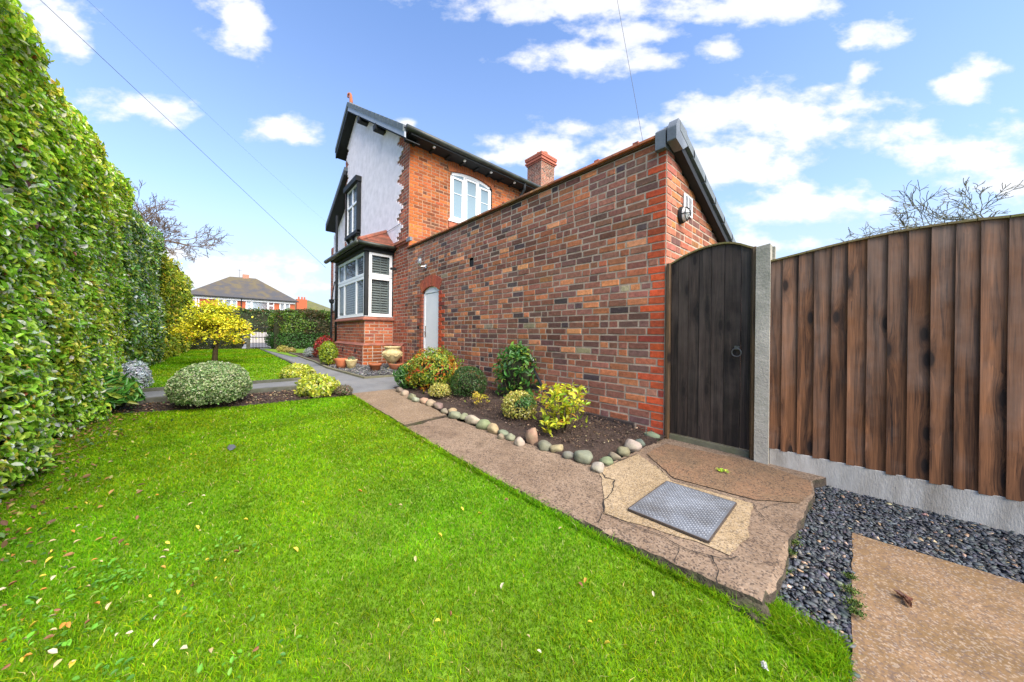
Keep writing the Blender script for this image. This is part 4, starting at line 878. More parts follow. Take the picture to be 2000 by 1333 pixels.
# bay window
yb = onX(712, 640, XB).y; XBL = onY(658, 660, yb).x; zb_s = onX(712, 617, XB).z; zb_t = onX(720, 491, XB).z; zbp = onX(712, 671, XB).z
bay = MB()
for (O_, U_, N_, ln) in (((XBL, yb, 0), (1, 0, 0), (0, -1, 0), XB - XBL), ((XB, yb, 0), (0, 1, 0), (1, 0, 0), -yb), ((XBL, 0, 0), (0, -1, 0), (-1, 0, 0), -yb)):
    brick_wall(bay, O_, U_, N_, (1, int(zb_s / .0775)), lambda z: (0, ln), [(4, (.40, .115, .055)), (3, (.44, .12, .045)), (1, (.28, .08, .05))] , bl=.225, z0=-.03)
e = .05
brick_wall(bay, (XBL - e, yb - e, 0), (1, 0, 0), (0, -1, 0), (0, int(zbp / .0775)), lambda z: (0, XB - XBL + 2 * e), RED, bl=.225, z0=.0)
brick_wall(bay, (XB + e, yb - e, 0), (0, 1, 0), (1, 0, 0), (0, int(zbp / .0775)), lambda z: (0, -yb + e), ORANGE[:3], bl=.225, z0=.0)
bay.box((XBL - e + .01, yb - e + .01, 0), (XB + e - .01, 0, zbp - .06), (.3, .1, .06), 0); bay.box((XBL + .01, yb + .01, .1), (XB - .01, 0, zb_s - .03), (.3, .1, .06), 0)
bw = bay.build('bay_base', wallmats(), hs)
mb = MB()  # sloped plinth bricks and sill
def sloped(mb, e0, e1, z0, z1, col):
    xa0, xb0 = XBL - e1, XB + e1; xa1, xb1 = XBL - e0, XB + e0
    V = [(xa0, 0, z0), (xa0, yb - e1, z0), (xb0, yb - e1, z0), (xb0, 0, z0), (xa1, 0, z1), (xa1, yb - e0, z1), (xb1, yb - e0, z1), (xb1, 0, z1)]
    mb.add(V, [(0, 1, 5, 4), (1, 2, 6, 5), (2, 3, 7, 6), (0, 3, 2, 1), (4, 5, 6, 7)], col)
zp_ = int(zbp / .0775) * .0775
sloped(mb, .0, e + .012, zp_, zp_ + .06, (.32, .12, .08)); sloped(mb, .005, .06, zb_s - .075, zb_s - .01, (.30, .11, .07)); sloped(mb, .06, .06, zb_s - .10, zb_s - .077, (.27, .09, .055))
mb.build('bay_sills', MT['clay_tile'], bw)
mb = MB(); brick_wall(mb, (XB + .06, -.05, 0), (1, 0, 0), (0, -1, 0), (0, int(zbp / .0775)), lambda z: (0, XH - XB - .25), RED, bl=.225); mb.add([(XB + .06, -.062, zp_), (XH - .17, -.062, zp_), (XH - .17, 0, zp_ + .06), (XB + .06, 0, zp_ + .06)], [(0, 1, 2, 3)], (.36, .13, .09), 0); mb.box((XH - .19, -.058, 0), (XH - .17, 0, zp_), (.3, .1, .06), 0)
mb.build('wall_plinth', wallmats(), hs)
for px, py in ((670, 683), (694, 685)):
    mb = MB(); p = onY(px, py, yb - e); mb.box((p.x - .045, yb - e - .012, p.z - .05), (p.x + .045, yb - e + .02, p.z + .05)); mb.build('air_brick', MT['dark'], bw)

zm = onX(722, 539, XB).z                       # transom level
win = MB(); ins = .02; ft = .05
frame(win, 'x', yb + .09, -.03, zb_s, zm - .004, .065, XB - .07, XB - .01); frame(win, 'x', yb + .09, -.03, zm + .004, zb_t, .07, XB - .07, XB - .01)
bars = []
wl = XB - .12 - (XBL + .03)
cuts_ = (XBL + .03 + wl * .27, XBL + .03 + wl * .73)
frame(win, 'y', XBL + .03, XB - .09, zb_s, zm - .004, .07, yb + .01, yb + .07, [(c, .09) for c in cuts_]); frame(win, 'y', XBL + .03, XB - .09, zm + .004, zb_t, .07, yb + .01, yb + .07, [(c, .09) for c in cuts_])
frame(win, 'x', yb + .06, -.03, zb_s, zb_t, .07, XBL + .01, XBL + .07, (), [(zm, .1)])
bf = win.build('bay_window', MT['white'], hs, bevel=.005)
mb = MB(); mb.box((XBL - .0, yb - .02, zb_s - .012), (XB + .03, yb + .05, zb_s - .001)); mb.box((XB - .05, yb + .052, zb_s - .012), (XB + .03, -.01, zb_s - .001)); mb.build('sill', MT['white'], bf)
mb = MB(); mb.box((XB - .085, yb + .0, zb_s), (XB - .0, yb + .085, zb_t + .02)); mb.build('corner_post', MT['black'], bf); mb = MB(); mb.box((XB - .06, -.028, zb_s), (XB - .01, -.002, zb_t)); mb.build('corner_post', MT['black'], bf); mb = MB(); mb.box((XBL, yb, zb_s), (XBL + .028, yb + .058, zb_t)); mb.build('corner_post', MT['black'], bf)
gl = MB(); gl.box((XB - .045, yb + .12, zb_s + .05), (XB - .04, -.05, zb_t - .05)); gl.build('side_panes', MT['glass_dark'], bf)
gl = MB(); gl.box((XBL + .05, yb + .035, zb_s + .05), (XB - .14, yb + .04, zb_t - .05)); gl.build('front_panes', MT['glass'], bf)
mb = MB()   # plantation shutter slats behind the panes
for (za, zb2, n) in ((zb_s + .08, zm - .08, 13), (zm + .08, zb_t - .08, 7)):
    for k in range(n):
        z = za + (zb2 - za) * (k + .5) / n
        mb.beam((XB - .11, yb + .18, z), (XB - .11, -.09, z), .05, .010, (1.3, 0, 1)); mb.beam((XBL + .12, yb + .12, z), (XB - .2, yb + .12, z), .05, .010, (0, -1.3, 1))
    mb.beam((XB - .085, (yb + .18 - .09) / 2, za), (XB - .085, (yb + .18 - .09) / 2, zb2), .014, .014, (1, 0, 0))
mb.box((XB - .125, yb + .14, zb_s + .06), (XB - .105, yb + .19, zb_t - .06)); mb.box((XB - .125, -.12, zb_s + .06), (XB - .105, -.07, zb_t - .06))
mb.build('shutters', MT['slat'], bf)
mb = MB(); mb.box((XBL + .2, yb + .3, zb_s), (XB - .25, .2, zb_t)); mb.build('dark_room', mk('room interior', (.06, .045, .035), .3, 3, .9, 0), bf)
mb = MB()   # fascia, soffit, gutter of the bay
mb.box((XBL - .04, yb - .04, zb_t + .001), (XB + .04, 0, zb_t + .09)); mb.box((XBL - .14, yb - .16, zb_t + .09), (XB + .14, .0, zb_t + .13)); mb.build('bay_fascia', MT['black'], hs, bevel=.006)
ge = zb_t + .14; mb = MB(); mb.tube([(XBL - .42, yb - .22, ge), (XB + .16, yb - .22, ge), ], .055, 10); mb.tube([(XB + .18, yb - .2, ge), (XB + .18, -.04, ge)], .045, 10); mb.build('bay_gutter', MT['gutter'], hs, smooth=True)
tp = onY(750, 459, -.03); zrt = tp.z + .02; zre = ge + .02
mb = MB(); n = 11
def hiprow(t): return (XBL - .16 + .8 * t, XB + .17 - .62 * t, (yb - .2) * (1 - t) - .0 * t, zre + (zrt - zre) * t)
for i in range(n):
    xa, xb3, ya, za = hiprow(i / n); xc_, xd_, yc_, zc2 = hiprow((i + 1) / n); up = .05; cl = choose([(2, (.28, .09, .055)), (2, (.15, .055, .038)), (1, (.38, .15, .10))], .1)
    # front slope, right slope, left slope with a proud lower edge
    mb.add([(xa, ya, za + up), (xb3, ya, za + up), (xd_, yc_, zc2), (xc_, yc_, zc2), (xb3, 0, za + up), (xd_, 0, zc2), (xa, 0, za + up), (xc_, 0, zc2), (xa, ya, za), (xb3, ya, za), (xb3, 0, za)],
           [(0, 1, 2, 3), (1, 4, 5, 2), (0, 3, 7, 6), (8, 9, 1, 0), (9, 10, 4, 1)], cl)
mb.tube([(XB + .17, yb - .2, zre + .03), (XB - .45, -.02, zrt + .02)], .055, 8, (.25, .08, .045)); mb.tube([(XBL + .5, -.03, zrt), (XB - .4, -.03, zrt)], .06, 8, (.18, .08, .045))
mb.build('bay_roof', MT['clay_tile'], hs)
# upper leaded window on the gable
a_ = onY(678.5, 372, -.1); b_ = onY(699, 372, -.1); zt1 = onY(690, 366, -.1).z; zb1 = onY(690, 456, -.1).z
mb = MB(); frame(mb, 'y', a_.x, b_.x, zb1, zt1, .05, -.10, -.05, [((a_.x + b_.x) / 2, .06)], [(zb1 + (zt1 - zb1) * .62, .07)]); uw = mb.build('upper_window', MT['white'], hs, bevel=.003)
mb = MB(); mb.box((a_.x + .04, -.072, zb1 + .04), (b_.x - .04, -.067, zt1 - .04)); mb.build('pane', MT['glass'], uw)
mb = MB(); H_ = zt1 - zb1
for k in range(1, 8): z = zb1 + H_ * k / 8; mb.box((a_.x + .05, -.078, z - .004), (b_.x - .05, -.073, z + .004))
for k in range(1, 8): x = a_.x + (b_.x - a_.x) * k / 8; mb.box((x - .003, -.0785, zb1 + .05), (x + .003, -.0735, zt1 - .05))
mb.build('leading', MT['lead'], uw)
mb = MB(); mb.box((a_.x - .1, -.2, zt1), (b_.x + .12, -.0, zt1 + .16)); mb.box((b_.x, -.14, zb1 - .06), (b_.x + .09, -.0, zt1)); mb.box((a_.x - .06, -.14, zb1 - .06), (a_.x, 0, zt1)); mb.box((a_.x - .06, -.16, zb1 - .1), (b_.x + .09, 0, zb1 - .001))
for x in (a_.x + .02, (a_.x + b_.x) / 2, b_.x - .02): mb.prism([(x, -.15, zb1 - .1), (x, 0, zb1 - .1), (x, 0, zb1 - .3), (x, -.06, zb1 - .22)], (.06, 0, 0))
mb.build('surround', MT['black'], uw)
# thin cable across the render
mb = MB(); mb.tube([onY(790, 432, -.045), onY(752, 456, -.05)], .006, 5); mb.build('wall_cable', MT['wire'], hs)
# ------------------------------------------------------------ gate, posts and fence (all along y = 0)
xg0 = onY(1308, 700).x; xg1 = onY(1464, 700).x; zg0 = onY(1308, 517).z; zgt = onY(1400, 478).z; zg1 = onY(1464, 486).z
gt_ = thing('garden_gate', 'dark stained arched wooden garden gate with an iron ring handle', 'gate', (xg0, .03, 0))
mb = MB(); edges = [xg0 + (xg1 - xg0) * t for t in (0, .10, .24, .385, .54, .70, .89, 1.0)]
ztopf = lambda x: zgt - (zgt - zg0) * ((x - (xg0 * .35 + xg1 * .65)) / (xg0 - (xg0 * .35 + xg1 * .65))) ** 2 if x < xg0 * .35 + xg1 * .65 else zgt - (zgt - zg1) * ((x - (xg0 * .35 + xg1 * .65)) / (xg1 - (xg0 * .35 + xg1 * .65))) ** 2
for i in range(len(edges) - 1):
    a, b = edges[i] + .002, edges[i + 1] - .002; c = (random.random(), random.random(), random.random()); k = 5; d0 = .03 + random.uniform(-.003, .003)
    top = [(a + (b - a) * j / k, d0, ztopf(a + (b - a) * j / k)) for j in range(k + 1)]
    mb.prism([(a, d0, .055), (b, d0, .055)] + top[::-1], (0, .02, 0), c)
gb = mb.build('boards', MT['gate'], gt_, bevel=.0025)
mb = MB(); k = 16
for i in range(k):
    a = xg0 - .01 + (xg1 - xg0 + .02) * i / k; b = xg0 - .01 + (xg1 - xg0 + .02) * (i + 1) / k; mb.beam((a, .045, ztopf(min(max(a, xg0), xg1)) + .008), (b + .002, .045, ztopf(min(max(b, xg0), xg1)) + .008), .07, .014, col=(.4, .5, .6))
mb.build('capping', MT['capping'], gt_)
for z in (.25, .95, 1.45): mb = MB(); mb.box((xg0 + .01, .052, z), (xg1 - .01, .09, z + .1)); mb.build('rail', MT['gate'], gt_)
p = onY(1438, 689); mb = MB(); R_ = .034
mb.tube([(p.x + R_ * math.sin(t), .008 - .006 * (1 - math.cos(t)) * 0 - .004, p.z + R_ * math.cos(t)) for t in [2 * math.pi * i / 20 for i in range(21)]], .0048, 8); mb.lathe((p.x, 0, 0), [(0, 0)], 3) if False else None
mb.box((p.x - .018, .012, p.z + R_ - .012), (p.x + .018, .03, p.z + R_ + .022)); mb.tube([(p.x, .02, p.z + R_ + .002), (p.x, -.004, p.z + R_ + .002)], .008, 8); mb.build('ring_handle', mk('worn iron', (.11, .11, .11), .3, 30, .4, .2, metal=.6), gt_, smooth=False)
# timber frame posts
mb = MB(); mb.box((XC + .012, -.02, -.03), (xg0 - .003, .06, zg0 + .01), (.3, .5, .5)); fr1 = mb.build('gate_post', MT['timber'], gt_, bevel=.003)
px0 = onY(1465, 700).x; px1 = onY(1477, 700).x; px2 = onY(1505, 700).x
mb = MB(); mb.box((xg1 + .004, -.005, -.03), (px0 + (px1 - px0) * .35, .07, zg1 + .0), (.2, .4, .5)); mb.box((px0 + (px1 - px0) * .36, -.03, -.05), (px1 - .002, .07, zg1 + .005), (.8, .7, .5)); mb.build('gate_post', MT['timber'], gt_, bevel=.003)
# threshold
mb = MB(); mb.box((xg0, .01, -.02), (xg1, .12, .046)); mb.build('threshold', MT['kerb'], gt_)
fn = thing('garden_fence', 'brown featheredge board fence panel with an arched top on a concrete gravel board', 'fence', (px2, 0, -.1))
zpt = onY(1490, 481).z
mb = MB(); mb.prism([(px1 + .002, -.055, -.3), (px2, -.055, -.3), (px2, -.055, zpt), (px1 + .002, -.055, zpt - .012)], (0, .1, 0)); mb.build('concrete_post', MT['concrete'], fn, bevel=.006)
mb = MB(); mb.box((px2 + .001, .03, -.2), (px2 + .016, .07, zpt - .01)); mb.build('concrete_post', MT['concrete'], fn)
XF = 2.6; zbd = 1.0 - .872
# arched top of the panel: rises in a shallow curve
tp = [onY(1510, 513), onY(1640, 480), onY(1760, 455), onY(1880, 437), onY(2000, 426)]
tx = [p.x for p in tp] + [tp[-1].x + .7, XF]; tz = [p.z for p in tp] + [tp[-1].z + .035, tp[-1].z + .02]
ftop = lambda x: float(np.interp(x, tx, tz))
bxs = [onY(q, 700).x for q in (1505, 1528, 1559, 1590, 1623, 1655, 1692, 1732, 1772, 1816, 1863, 1912, 1965, 2020)]
while bxs[-1] < XF: bxs.append(bxs[-1] + .105)
mb = MB()
for i in range(len(bxs) - 1):
    a, b = bxs[i], bxs[i + 1] + .012; c = (random.random(), random.random(), random.random()); zz = zbd - random.uniform(0, .012); w = random.uniform(-.002, .002)
    # feather edge: thick left edge stands proud, thin right edge tucks under the next board
    K = 6; V = []
    for j in range(K + 1):
        z = zz + (min(ftop(a), ftop(b)) - zz) * j / K; bow = .003 * mnoise.noise(Vector((a * 9, z * 1.5, 0)))
        V += [(a + bow, -.028 + w, z if j < K else ftop(a)), (b + bow, -.012 + w, z if j < K else ftop(b)), (b + bow, -.004, z if j < K else ftop(b)), (a + bow, -.004, z if j < K else ftop(a))]
    Fs = [(0, 1, 2, 3), (4 * K, 4 * K + 3, 4 * K + 2, 4 * K + 1)]
    for j in range(K):
        for q in range(4): Fs.append((4 * j + q, 4 * j + (q + 1) % 4, 4 * j + 4 + (q + 1) % 4, 4 * j + 4 + q))
    mb.add(V, Fs, c)
mb.build('boards', MT['fence'], fn)
mb = MB(); k = 30
for i in range(k):
    a = px2 + (XF - px2) * i / k; b = px2 + (XF - px2) * (i + 1) / k; mb.beam((a, -.01, ftop(a) + .008), (b + .003, -.01, ftop(b) + .008), .055, .013)
mb.build('capping', MT['capping'], fn)
mb = MB(); mb.box((px2 + .002, -.022, -.35), (1.15, .03, zbd)); mb.box((1.153, -.022, -.35), (XF, .03, zbd)); mb.build('gravel_board', MT['gravelboard'], fn, bevel=.004)
for z in (.35, .95, 1.40): mb = MB(); mb.box((px2, -.002, z), (XF, .035, z + .08)); mb.build('rail', MT['timber'], fn)
# ------------------------------------------------------------ manhole cover
q = [onZ(px, py, .012) for px, py in ((1303, 942), (1437, 984), (1383, 1059), (1228, 996))]
cen = sum(q, Vector()) / 4; mhc = thing('manhole_cover', 'square galvanised checker-plate manhole cover set in pale concrete', 'manhole cover', (cen.x, cen.y, 0))
mb = MB(); mb.prism([(p.x, p.y, .0195) for p in q], (0, 0, -.008)); pl_ = mb.build('plate', MT['steel'], mhc)
mb = MB()
for i in range(4):
    a, b = q[i], q[(i + 1) % 4]; mb.beam((a.x, a.y, .014), (b.x, b.y, .014), .012, .010)
mb.build('frame', mk('rusty frame', (.06, .045, .035), .4, 30, .8, .3), mhc)
P = []; nu = 34; D = []
for i in range(nu):
    for j in range(nu):
        u, v = (i + .5) / nu * .94 + .03, (j + .5) / nu * .94 + .03; a = q[0].lerp(q[1], u); b = q[3].lerp(q[2], u); pt = a.lerp(b, v); P.append((pt.x, pt.y, .0196)); D.append(1 if (i + j) % 2 else -1)
P = np.array(P); D = np.array(D); e1 = unit(np.array([(q[1] - q[0])[:]])); e2 = unit(np.array([(q[3] - q[0])[:]])); ang = D[:, None] * 1.0
d1 = unit(e1 + ang * e2); d2 = np.stack([-d1[:, 1], d1[:, 0], d1[:, 2] * 0], 1); Lh, Wh = .0085, .0028; z = np.array([0, 0, 1.])
V = np.stack([P - d1 * Lh, P + d2 * Wh, P + d1 * Lh, P - d2 * Wh, P + z * .004], 1); bigmesh('tread_bars', V, [(0, 1, 4), (1, 2, 4), (2, 3, 4), (3, 0, 4)], np.full((len(P), 3), .5), MT['steel'], pl_)
# ------------------------------------------------------------ edging stones
stones = [(781, 762, 10, 'g'), (791, 768, 9, 'b'), (805, 776, 11, 'g'), (812, 780, 8, 'b'), (829, 783, 10, 't'), (841, 787, 10, 't'), (855, 793, 10, 'p'), (868, 802, 9, 'g'), (883, 802, 10, 'o'), (889, 811, 13, 'g'), (905, 812, 10, 'g'),
          (922, 821, 15, 'w'), (944, 830, 14, 'g'), (963, 838, 13, 'o'), (983, 844, 12, 'g'), (978, 851, 8, 'p'), (997, 852, 10, 'g'), (1015, 862, 11, 'w'), (1039, 858, 15, 'o'), (1063, 870, 14, 'd'), (1088, 875, 14, 'o'), (1111, 887, 14, 'd'), (1138, 893, 18, 'g'), (1167, 911, 16, 'w'),
          (1184, 898, 14, 'g'), (1199, 889, 13, 'g'), (1216, 881, 15, 'g'), (1234, 872, 15, 'w'), (1250, 862, 11, 'd'), (1272, 851, 13, 'g'), (1278, 833, 12, 'g')]
pc = dict(g=(.17, .165, .11), b=(.27, .235, .17), t=(.32, .25, .15), p=(.20, .14, .12), o=(.33, .20, .11), w=(.31, .29, .22), d=(.12, .135, .105))
nm = dict(g='mossy green-grey', b='pale buff', t='sandy tan', p='purplish pink', o='orange-brown', w='pale greyish white', d='dark slate green')
ordw = ['first', 'second', 'third', 'fourth', 'fifth', 'sixth', 'seventh', 'eighth', 'ninth', 'tenth', 'eleventh', 'twelfth', 'thirteenth', 'fourteenth', 'fifteenth', 'sixteenth']
for i, (px, py, r, k) in enumerate(stones):
    z = zs(-3 if px < 1100 else -1.4); p = onG(px, py, lambda x: zs(x) + .03); rr = r * depth(p) / F_PX * .92; mb = MB()
    sq = (random.uniform(.95, 1.25), random.uniform(.8, 1.1), random.uniform(.62, .9))
    if (px, py) == (1039, 858): sq = (.95, .9, 1.45)
    p.z = zs(p.x) + rr * sq[2] * .55
    lump(mb, (0, 0, 0), rr * 1.06, i * 3.7 + 1, tuple(c * random.uniform(.85, 1.2) for c in pc[k]), sq, 12, .2, facets=11)
    o = mb.build('edging_stone', MT['stone'], smooth=True); o.location = p
    j, side = (i, 'the house end') if i < 16 else ((len(stones) - 1 - i), 'the gate end')
    shape = 'tall pointed ' if (px, py) == (1039, 858) else 'rounded '
    tag(o, '%s%s edging stone, %s from %s of its row' % (shape, nm[k], ordw[j], side), 'stone', 'edging stones round the flower bed')
# ------------------------------------------------------------ foliage builders
def blob_points(n, c, r, lump_amp=.18, lump_s=2.2, depth_in=.25, seed=0, zmin=None, flat=0):
    d = unit(RNG.normal(0, 1, (n, 3)))
    if flat: d[:, 2] = np.where(d[:, 2] < -flat, -d[:, 2], d[:, 2])
    k = 1 + lump_amp * fbm(d, lump_s, seed); rad = k * (1 - depth_in * RNG.random(n) ** 2.2)
    P = np.array(c) + d * rad[:, None] * np.array(r)
    Nr = unit(d / np.array(r))
    if zmin is not None: m = P[:, 2] > zmin; P, Nr = P[m], Nr[m]
    return P, Nr
def core_blob(mb, c, r, k=.8, seed=0):
    lump(mb, c, 1.0, seed, (.03, .04, .015), tuple(x * k for x in r), 8, .12)
def stems(mb, base, c, r, n, rad=.004, spread=.35):
    for i in range(n):
        t = random.uniform(0, 6.28); q = (base[0] + random.uniform(-.04, .04) * r[0] / .2, base[1] + random.uniform(-.04, .04) * r[1] / .2, base[2])
        e = (c[0] + math.cos(t) * r[0] * spread * 2 * random.random(), c[1] + math.sin(t) * r[1] * spread * 2 * random.random(), c[2] + r[2] * random.uniform(-.2, .7))
        m = tuple((a + b) / 2 + random.uniform(-.03, .03) for a, b in zip(q, e)); mb.tube([q, m, e], [rad, rad * .8, rad * .4], 5)
def bush(name, label, cat, px, pyb, wpx, hpx, pal, leafn, leafs, zf=zs, ry=None, wr=.5, lump_amp=.18, seed=0, spread=.9, core=True, mat=None, nst=10, jit=.18, droop=0, zb=None, group=None, lump_s=2.2, depth_in=.3, fold=.25, flat=.65, colf=None):
    """bush whose front foot stands at pixel (px,pyb)"""
    f = onG(px, pyb, zf) if zb is None else onZ(px, pyb, zb); f = f.copy(); dirh = Vector((f.x - CAM.x, f.y - CAM.y, 0)).normalized()
    dep = depth(f); rx = wpx / 2 * dep / F_PX; rx = rx / (1 - .5 * rx / dep) * .98 / math.sqrt(1 + ((px - CX) / F_PX) ** 2) ** .85; c2 = f + dirh * (rx if ry is None else ry) * .75; rx = rx * depth(c2) / dep
    h = hpx * depth(c2) / F_PX * .98; rz = h * .54; ryy = ry or rx; z0 = f.z; c = (c2.x, c2.y, z0 + h - rz)
    t = thing(name, label, cat, (c2.x, c2.y, z0), group)
    P, Nr = blob_points(leafn, c, (rx, ryy, rz), lump_amp, lump_s, depth_in, seed, z0 - .01, flat)
    cols = colf(P, Nr, pick(len(P), pal, jit)) if colf else None
    leaves('foliage', P, Nr, leafs, pal, t, mat or MT['leaf'], wr, spread, jit, fold, droop, cols=cols)
    mb = MB()
    stems(mb, (c[0], c[1], z0 - .02), c, (rx, ryy, rz), nst, .005)
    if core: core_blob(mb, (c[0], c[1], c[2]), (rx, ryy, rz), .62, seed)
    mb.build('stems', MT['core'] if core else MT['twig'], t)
    return t, c, (rx, ryy, rz), z0
VARIEG = [(5, (.46, .54, .28)), (4, (.22, .36, .11)), (2.5, (.09, .18, .05)), (1.5, (.60, .62, .40))]
YEL = [(5, (.58, .60, .07)), (3, (.42, .52, .05)), (1.5, (.18, .30, .05)), (1.5, (.66, .64, .30))]
GOLD = [(5, (.58, .52, .12)), (3, (.45, .44, .08)), (2, (.25, .28, .06)), (1, (.66, .6, .28))]
# the long flower bed
def firecol(P, Nr, c):
    z = (P[:, 2] - P[:, 2].min()) / np.ptp(P[:, 2]); n = fbm(P, 5, 3); m = (n > .25) & (RNG.random(len(P)) < .6); c[m] = pick(m.sum(), [(1, (.55, .14, .02)), (1, (.40, .07, .02)), (1, (.6, .3, .03))]); return c
bush('multicoloured_shrub', 'spreading shrub with yellow-green and orange-red leaves in front of the white door', 'shrub', 846, 768, 112, 74, [(4, (.22, .36, .04)), (3, (.42, .46, .05)), (2, (.10, .2, .03)), (1, (.5, .32, .04))], 5200, .045, zf=lambda x: zs(x) + .03, ry=.42, seed=4, lump_amp=.35, colf=firecol, wr=.38)
bush('hellebore', 'clump of broad fingered mid-green leaves at the house end of the flower bed', 'plant', 797, 760, 46, 44, [(3, (.10, .26, .05)), (2, (.16, .34, .08)), (1, (.06, .16, .04))], 420, .11, zf=lambda x: zs(x) + .02, seed=6, wr=.28, lump_amp=.3, droop=.35, spread=.6)
bush('golden_euonymus', 'small round golden bush between the multicoloured shrub and the dark clipped dome', 'bush', 859, 781, 44, 29, GOLD, 1500, .022, zf=lambda x: zs(x) + .03, seed=8, flat=.5)
bush('box_dome', 'dark green clipped dome bush in the middle of the flower bed', 'bush', 915, 782, 70, 62, [(4, (.035, .10, .02)), (3, (.055, .14, .03)), (1, (.12, .18, .05)), (1, (.16, .14, .06))], 5200, .019, zf=lambda x: zs(x) + .03, seed=9, lump_amp=.06, depth_in=.12, spread=1.2)
t_, c_, r_, z_ = bush('yellow_azalea', 'small sparse bush with yellow leaf rosettes on bare stems in the flower bed', 'bush', 931, 803, 50, 34, [(3, (.60, .50, .06)), (1, (.45, .25, .05)), (1, (.3, .38, .06))], 10, .03, zf=lambda x: zs(x) + .02, seed=10, core=False, nst=2)
def rosettes(t, c, r, z0, n, per, size, pal, name='leaf_rosettes', wr=.36, up=.5, lowf=.55):
    mb = MB(); P = []; Nr = []
    for i in range(n):
        a = random.uniform(0, 6.28); q = random.random() ** .6; e = Vector((c[0] + r[0] * q * math.cos(a) * .95, c[1] + r[1] * q * math.sin(a) * .95, z0 + r[2] * 2 * (random.uniform(lowf, 1.0) - .18 * q)))
        b = Vector((c[0] + .1 * r[0] * math.cos(a), c[1] + .1 * r[1] * math.sin(a), z0 - .01)); m = b.lerp(e, .5) + Vector((math.cos(a), math.sin(a), 0)) * .08 * r[0]; mb.tube([b, m, e], [.004, .0032, .0022], 5)
        for k in range(per): d = Vector((random.gauss(0, 1), random.gauss(0, 1), random.gauss(up, .6))).normalized(); P.append(e + d * size * .1 + Vector((0, 0, random.uniform(-.03, .01)))); Nr.append(d)
    P = np.array([p[:] for p in P]); Dv = np.array([p[:] for p in Nr]); n_ = len(P); L = size * (1 + RNG.normal(0, .2, n_)).clip(.5, 1.5)[:, None]
    s = unit(np.cross(Dv, np.array([0, 0, 1.]) + RNG.normal(0, .3, (n_, 3)))); nr = np.cross(s, Dv); w = L * wr * .5; sag = np.array([0, 0, -1.]) * L * .12
    V = np.stack([P, P + Dv * L * .35 + s * w * .85 + nr * w * .4, P + Dv * L * .7 + s * w * .85 + nr * w * .3 + sag * .5, P + Dv * L + sag, P + Dv * L * .7 - s * w * .85 + nr * w * .3 + sag * .5, P + Dv * L * .35 - s * w * .85 + nr * w * .4], 1)
    bigmesh(name, V, LT, pick(n_, pal, .15), MT['leaf'], t); mb.build('twigs', MT['twig'], t)
rosettes(t_, c_, r_, z_, 16, 12, .035, [(3, (.62, .52, .06)), (2, (.5, .48, .06)), (1, (.5, .25, .05))])
t_, c_, r_, z_ = bush('rhododendron', 'upright bush of glossy mid-green oval leaves standing against the brick wall', 'bush', 1008, 785, 100, 104, [(3, (.055, .17, .035)), (3, (.09, .24, .05)), (1, (.22, .38, .06)), (.6, (.30, .42, .05))], 500, .075, zf=lambda x: zs(x) + .03, ry=.26, seed=12, nst=14, wr=.42, lump_amp=.15)
rosettes(t_, c_, (r_[0] * 1.0, r_[1], r_[2]), z_, 70, 8, .075, [(3, (.07, .2, .045)), (3, (.12, .29, .055)), (1.4, (.25, .42, .06))], wr=.42, up=.25, lowf=.15)
def greenside(P, Nr, c):
    m = (P[:, 0] > P[:, 0].mean() + .10 * 1) & (P[:, 2] > P[:, 2].mean() - .03); c[m] = pick(m.sum(), [(1, (.05, .14, .03)), (1, (.08, .2, .04))]); return c
bush('euonymus_dome', 'golden variegated dome bush with a green patch, behind the middle edging stones', 'bush', 1014, 829, 68, 58, GOLD, 2600, .024, zf=lambda x: zs(x) + .02, seed=13, flat=.5, colf=greenside, lump_amp=.1)
t_, c_, r_, z_ = bush('yellow_pieris', 'open bush of large bright yellow-green leaves at the gate end of the flower bed', 'bush', 1098, 858, 98, 96, [(3, (.45, .55, .04)), (2, (.6, .58, .06)), (1, (.2, .4, .03))], 60, .06, zf=lambda x: zs(x) + .02, seed=14, core=False, nst=6, wr=.42)
rosettes(t_, c_, r_, z_, 74, 9, .062, [(4, (.50, .58, .03)), (4, (.72, .66, .06)), (1.5, (.24, .42, .03)), (.5, (.6, .32, .05))], wr=.42, up=.55, lowf=.3)
# lower bed
bush('variegated_bush', 'large rounded cream-and-green variegated bush on the near lawn edge', 'bush', 413, 801, 176, 86, VARIEG, 26000, .021, zf=zl, seed=20, lump_amp=.07, depth_in=.12, spread=1.3, nst=4, flat=.55, ry=.37, wr=.55)
bush('yellow_euonymus', 'yellow variegated spreading bush behind the step, nearer the lawn', 'bush', 581, 745, 60, 29, YEL, 3600, .042, zf=zs, seed=21, lump_amp=.3, wr=.42, group='yellow variegated bushes by the path')
bush('yellow_euonymus', 'larger yellow variegated spreading bush in front of the step by the path junction', 'bush', 620, 778, 74, 40, YEL, 3600, .046, zf=zl, seed=22, lump_amp=.3, wr=.42, group='yellow variegated bushes by the path')
bush('heather', 'low brownish pink heather tuft right of the yellow bush at the path corner', 'plant', 672, 775, 34, 20, [(2, (.22, .15, .10)), (2, (.13, .17, .06)), (1, (.34, .2, .18))], 900, .022, zf=zl, seed=23, wr=.3)
bush('dusty_miller', 'silvery white-leaved plant against the hedge beside the concrete step', 'plant', 262, 772, 62, 62, [(4, (.52, .56, .60)), (2, (.36, .42, .42)), (1, (.25, .33, .25))], 2200, .045, zf=lambda x: zl(x) + .0, seed=24, wr=.35, mat=MT['leafm'])
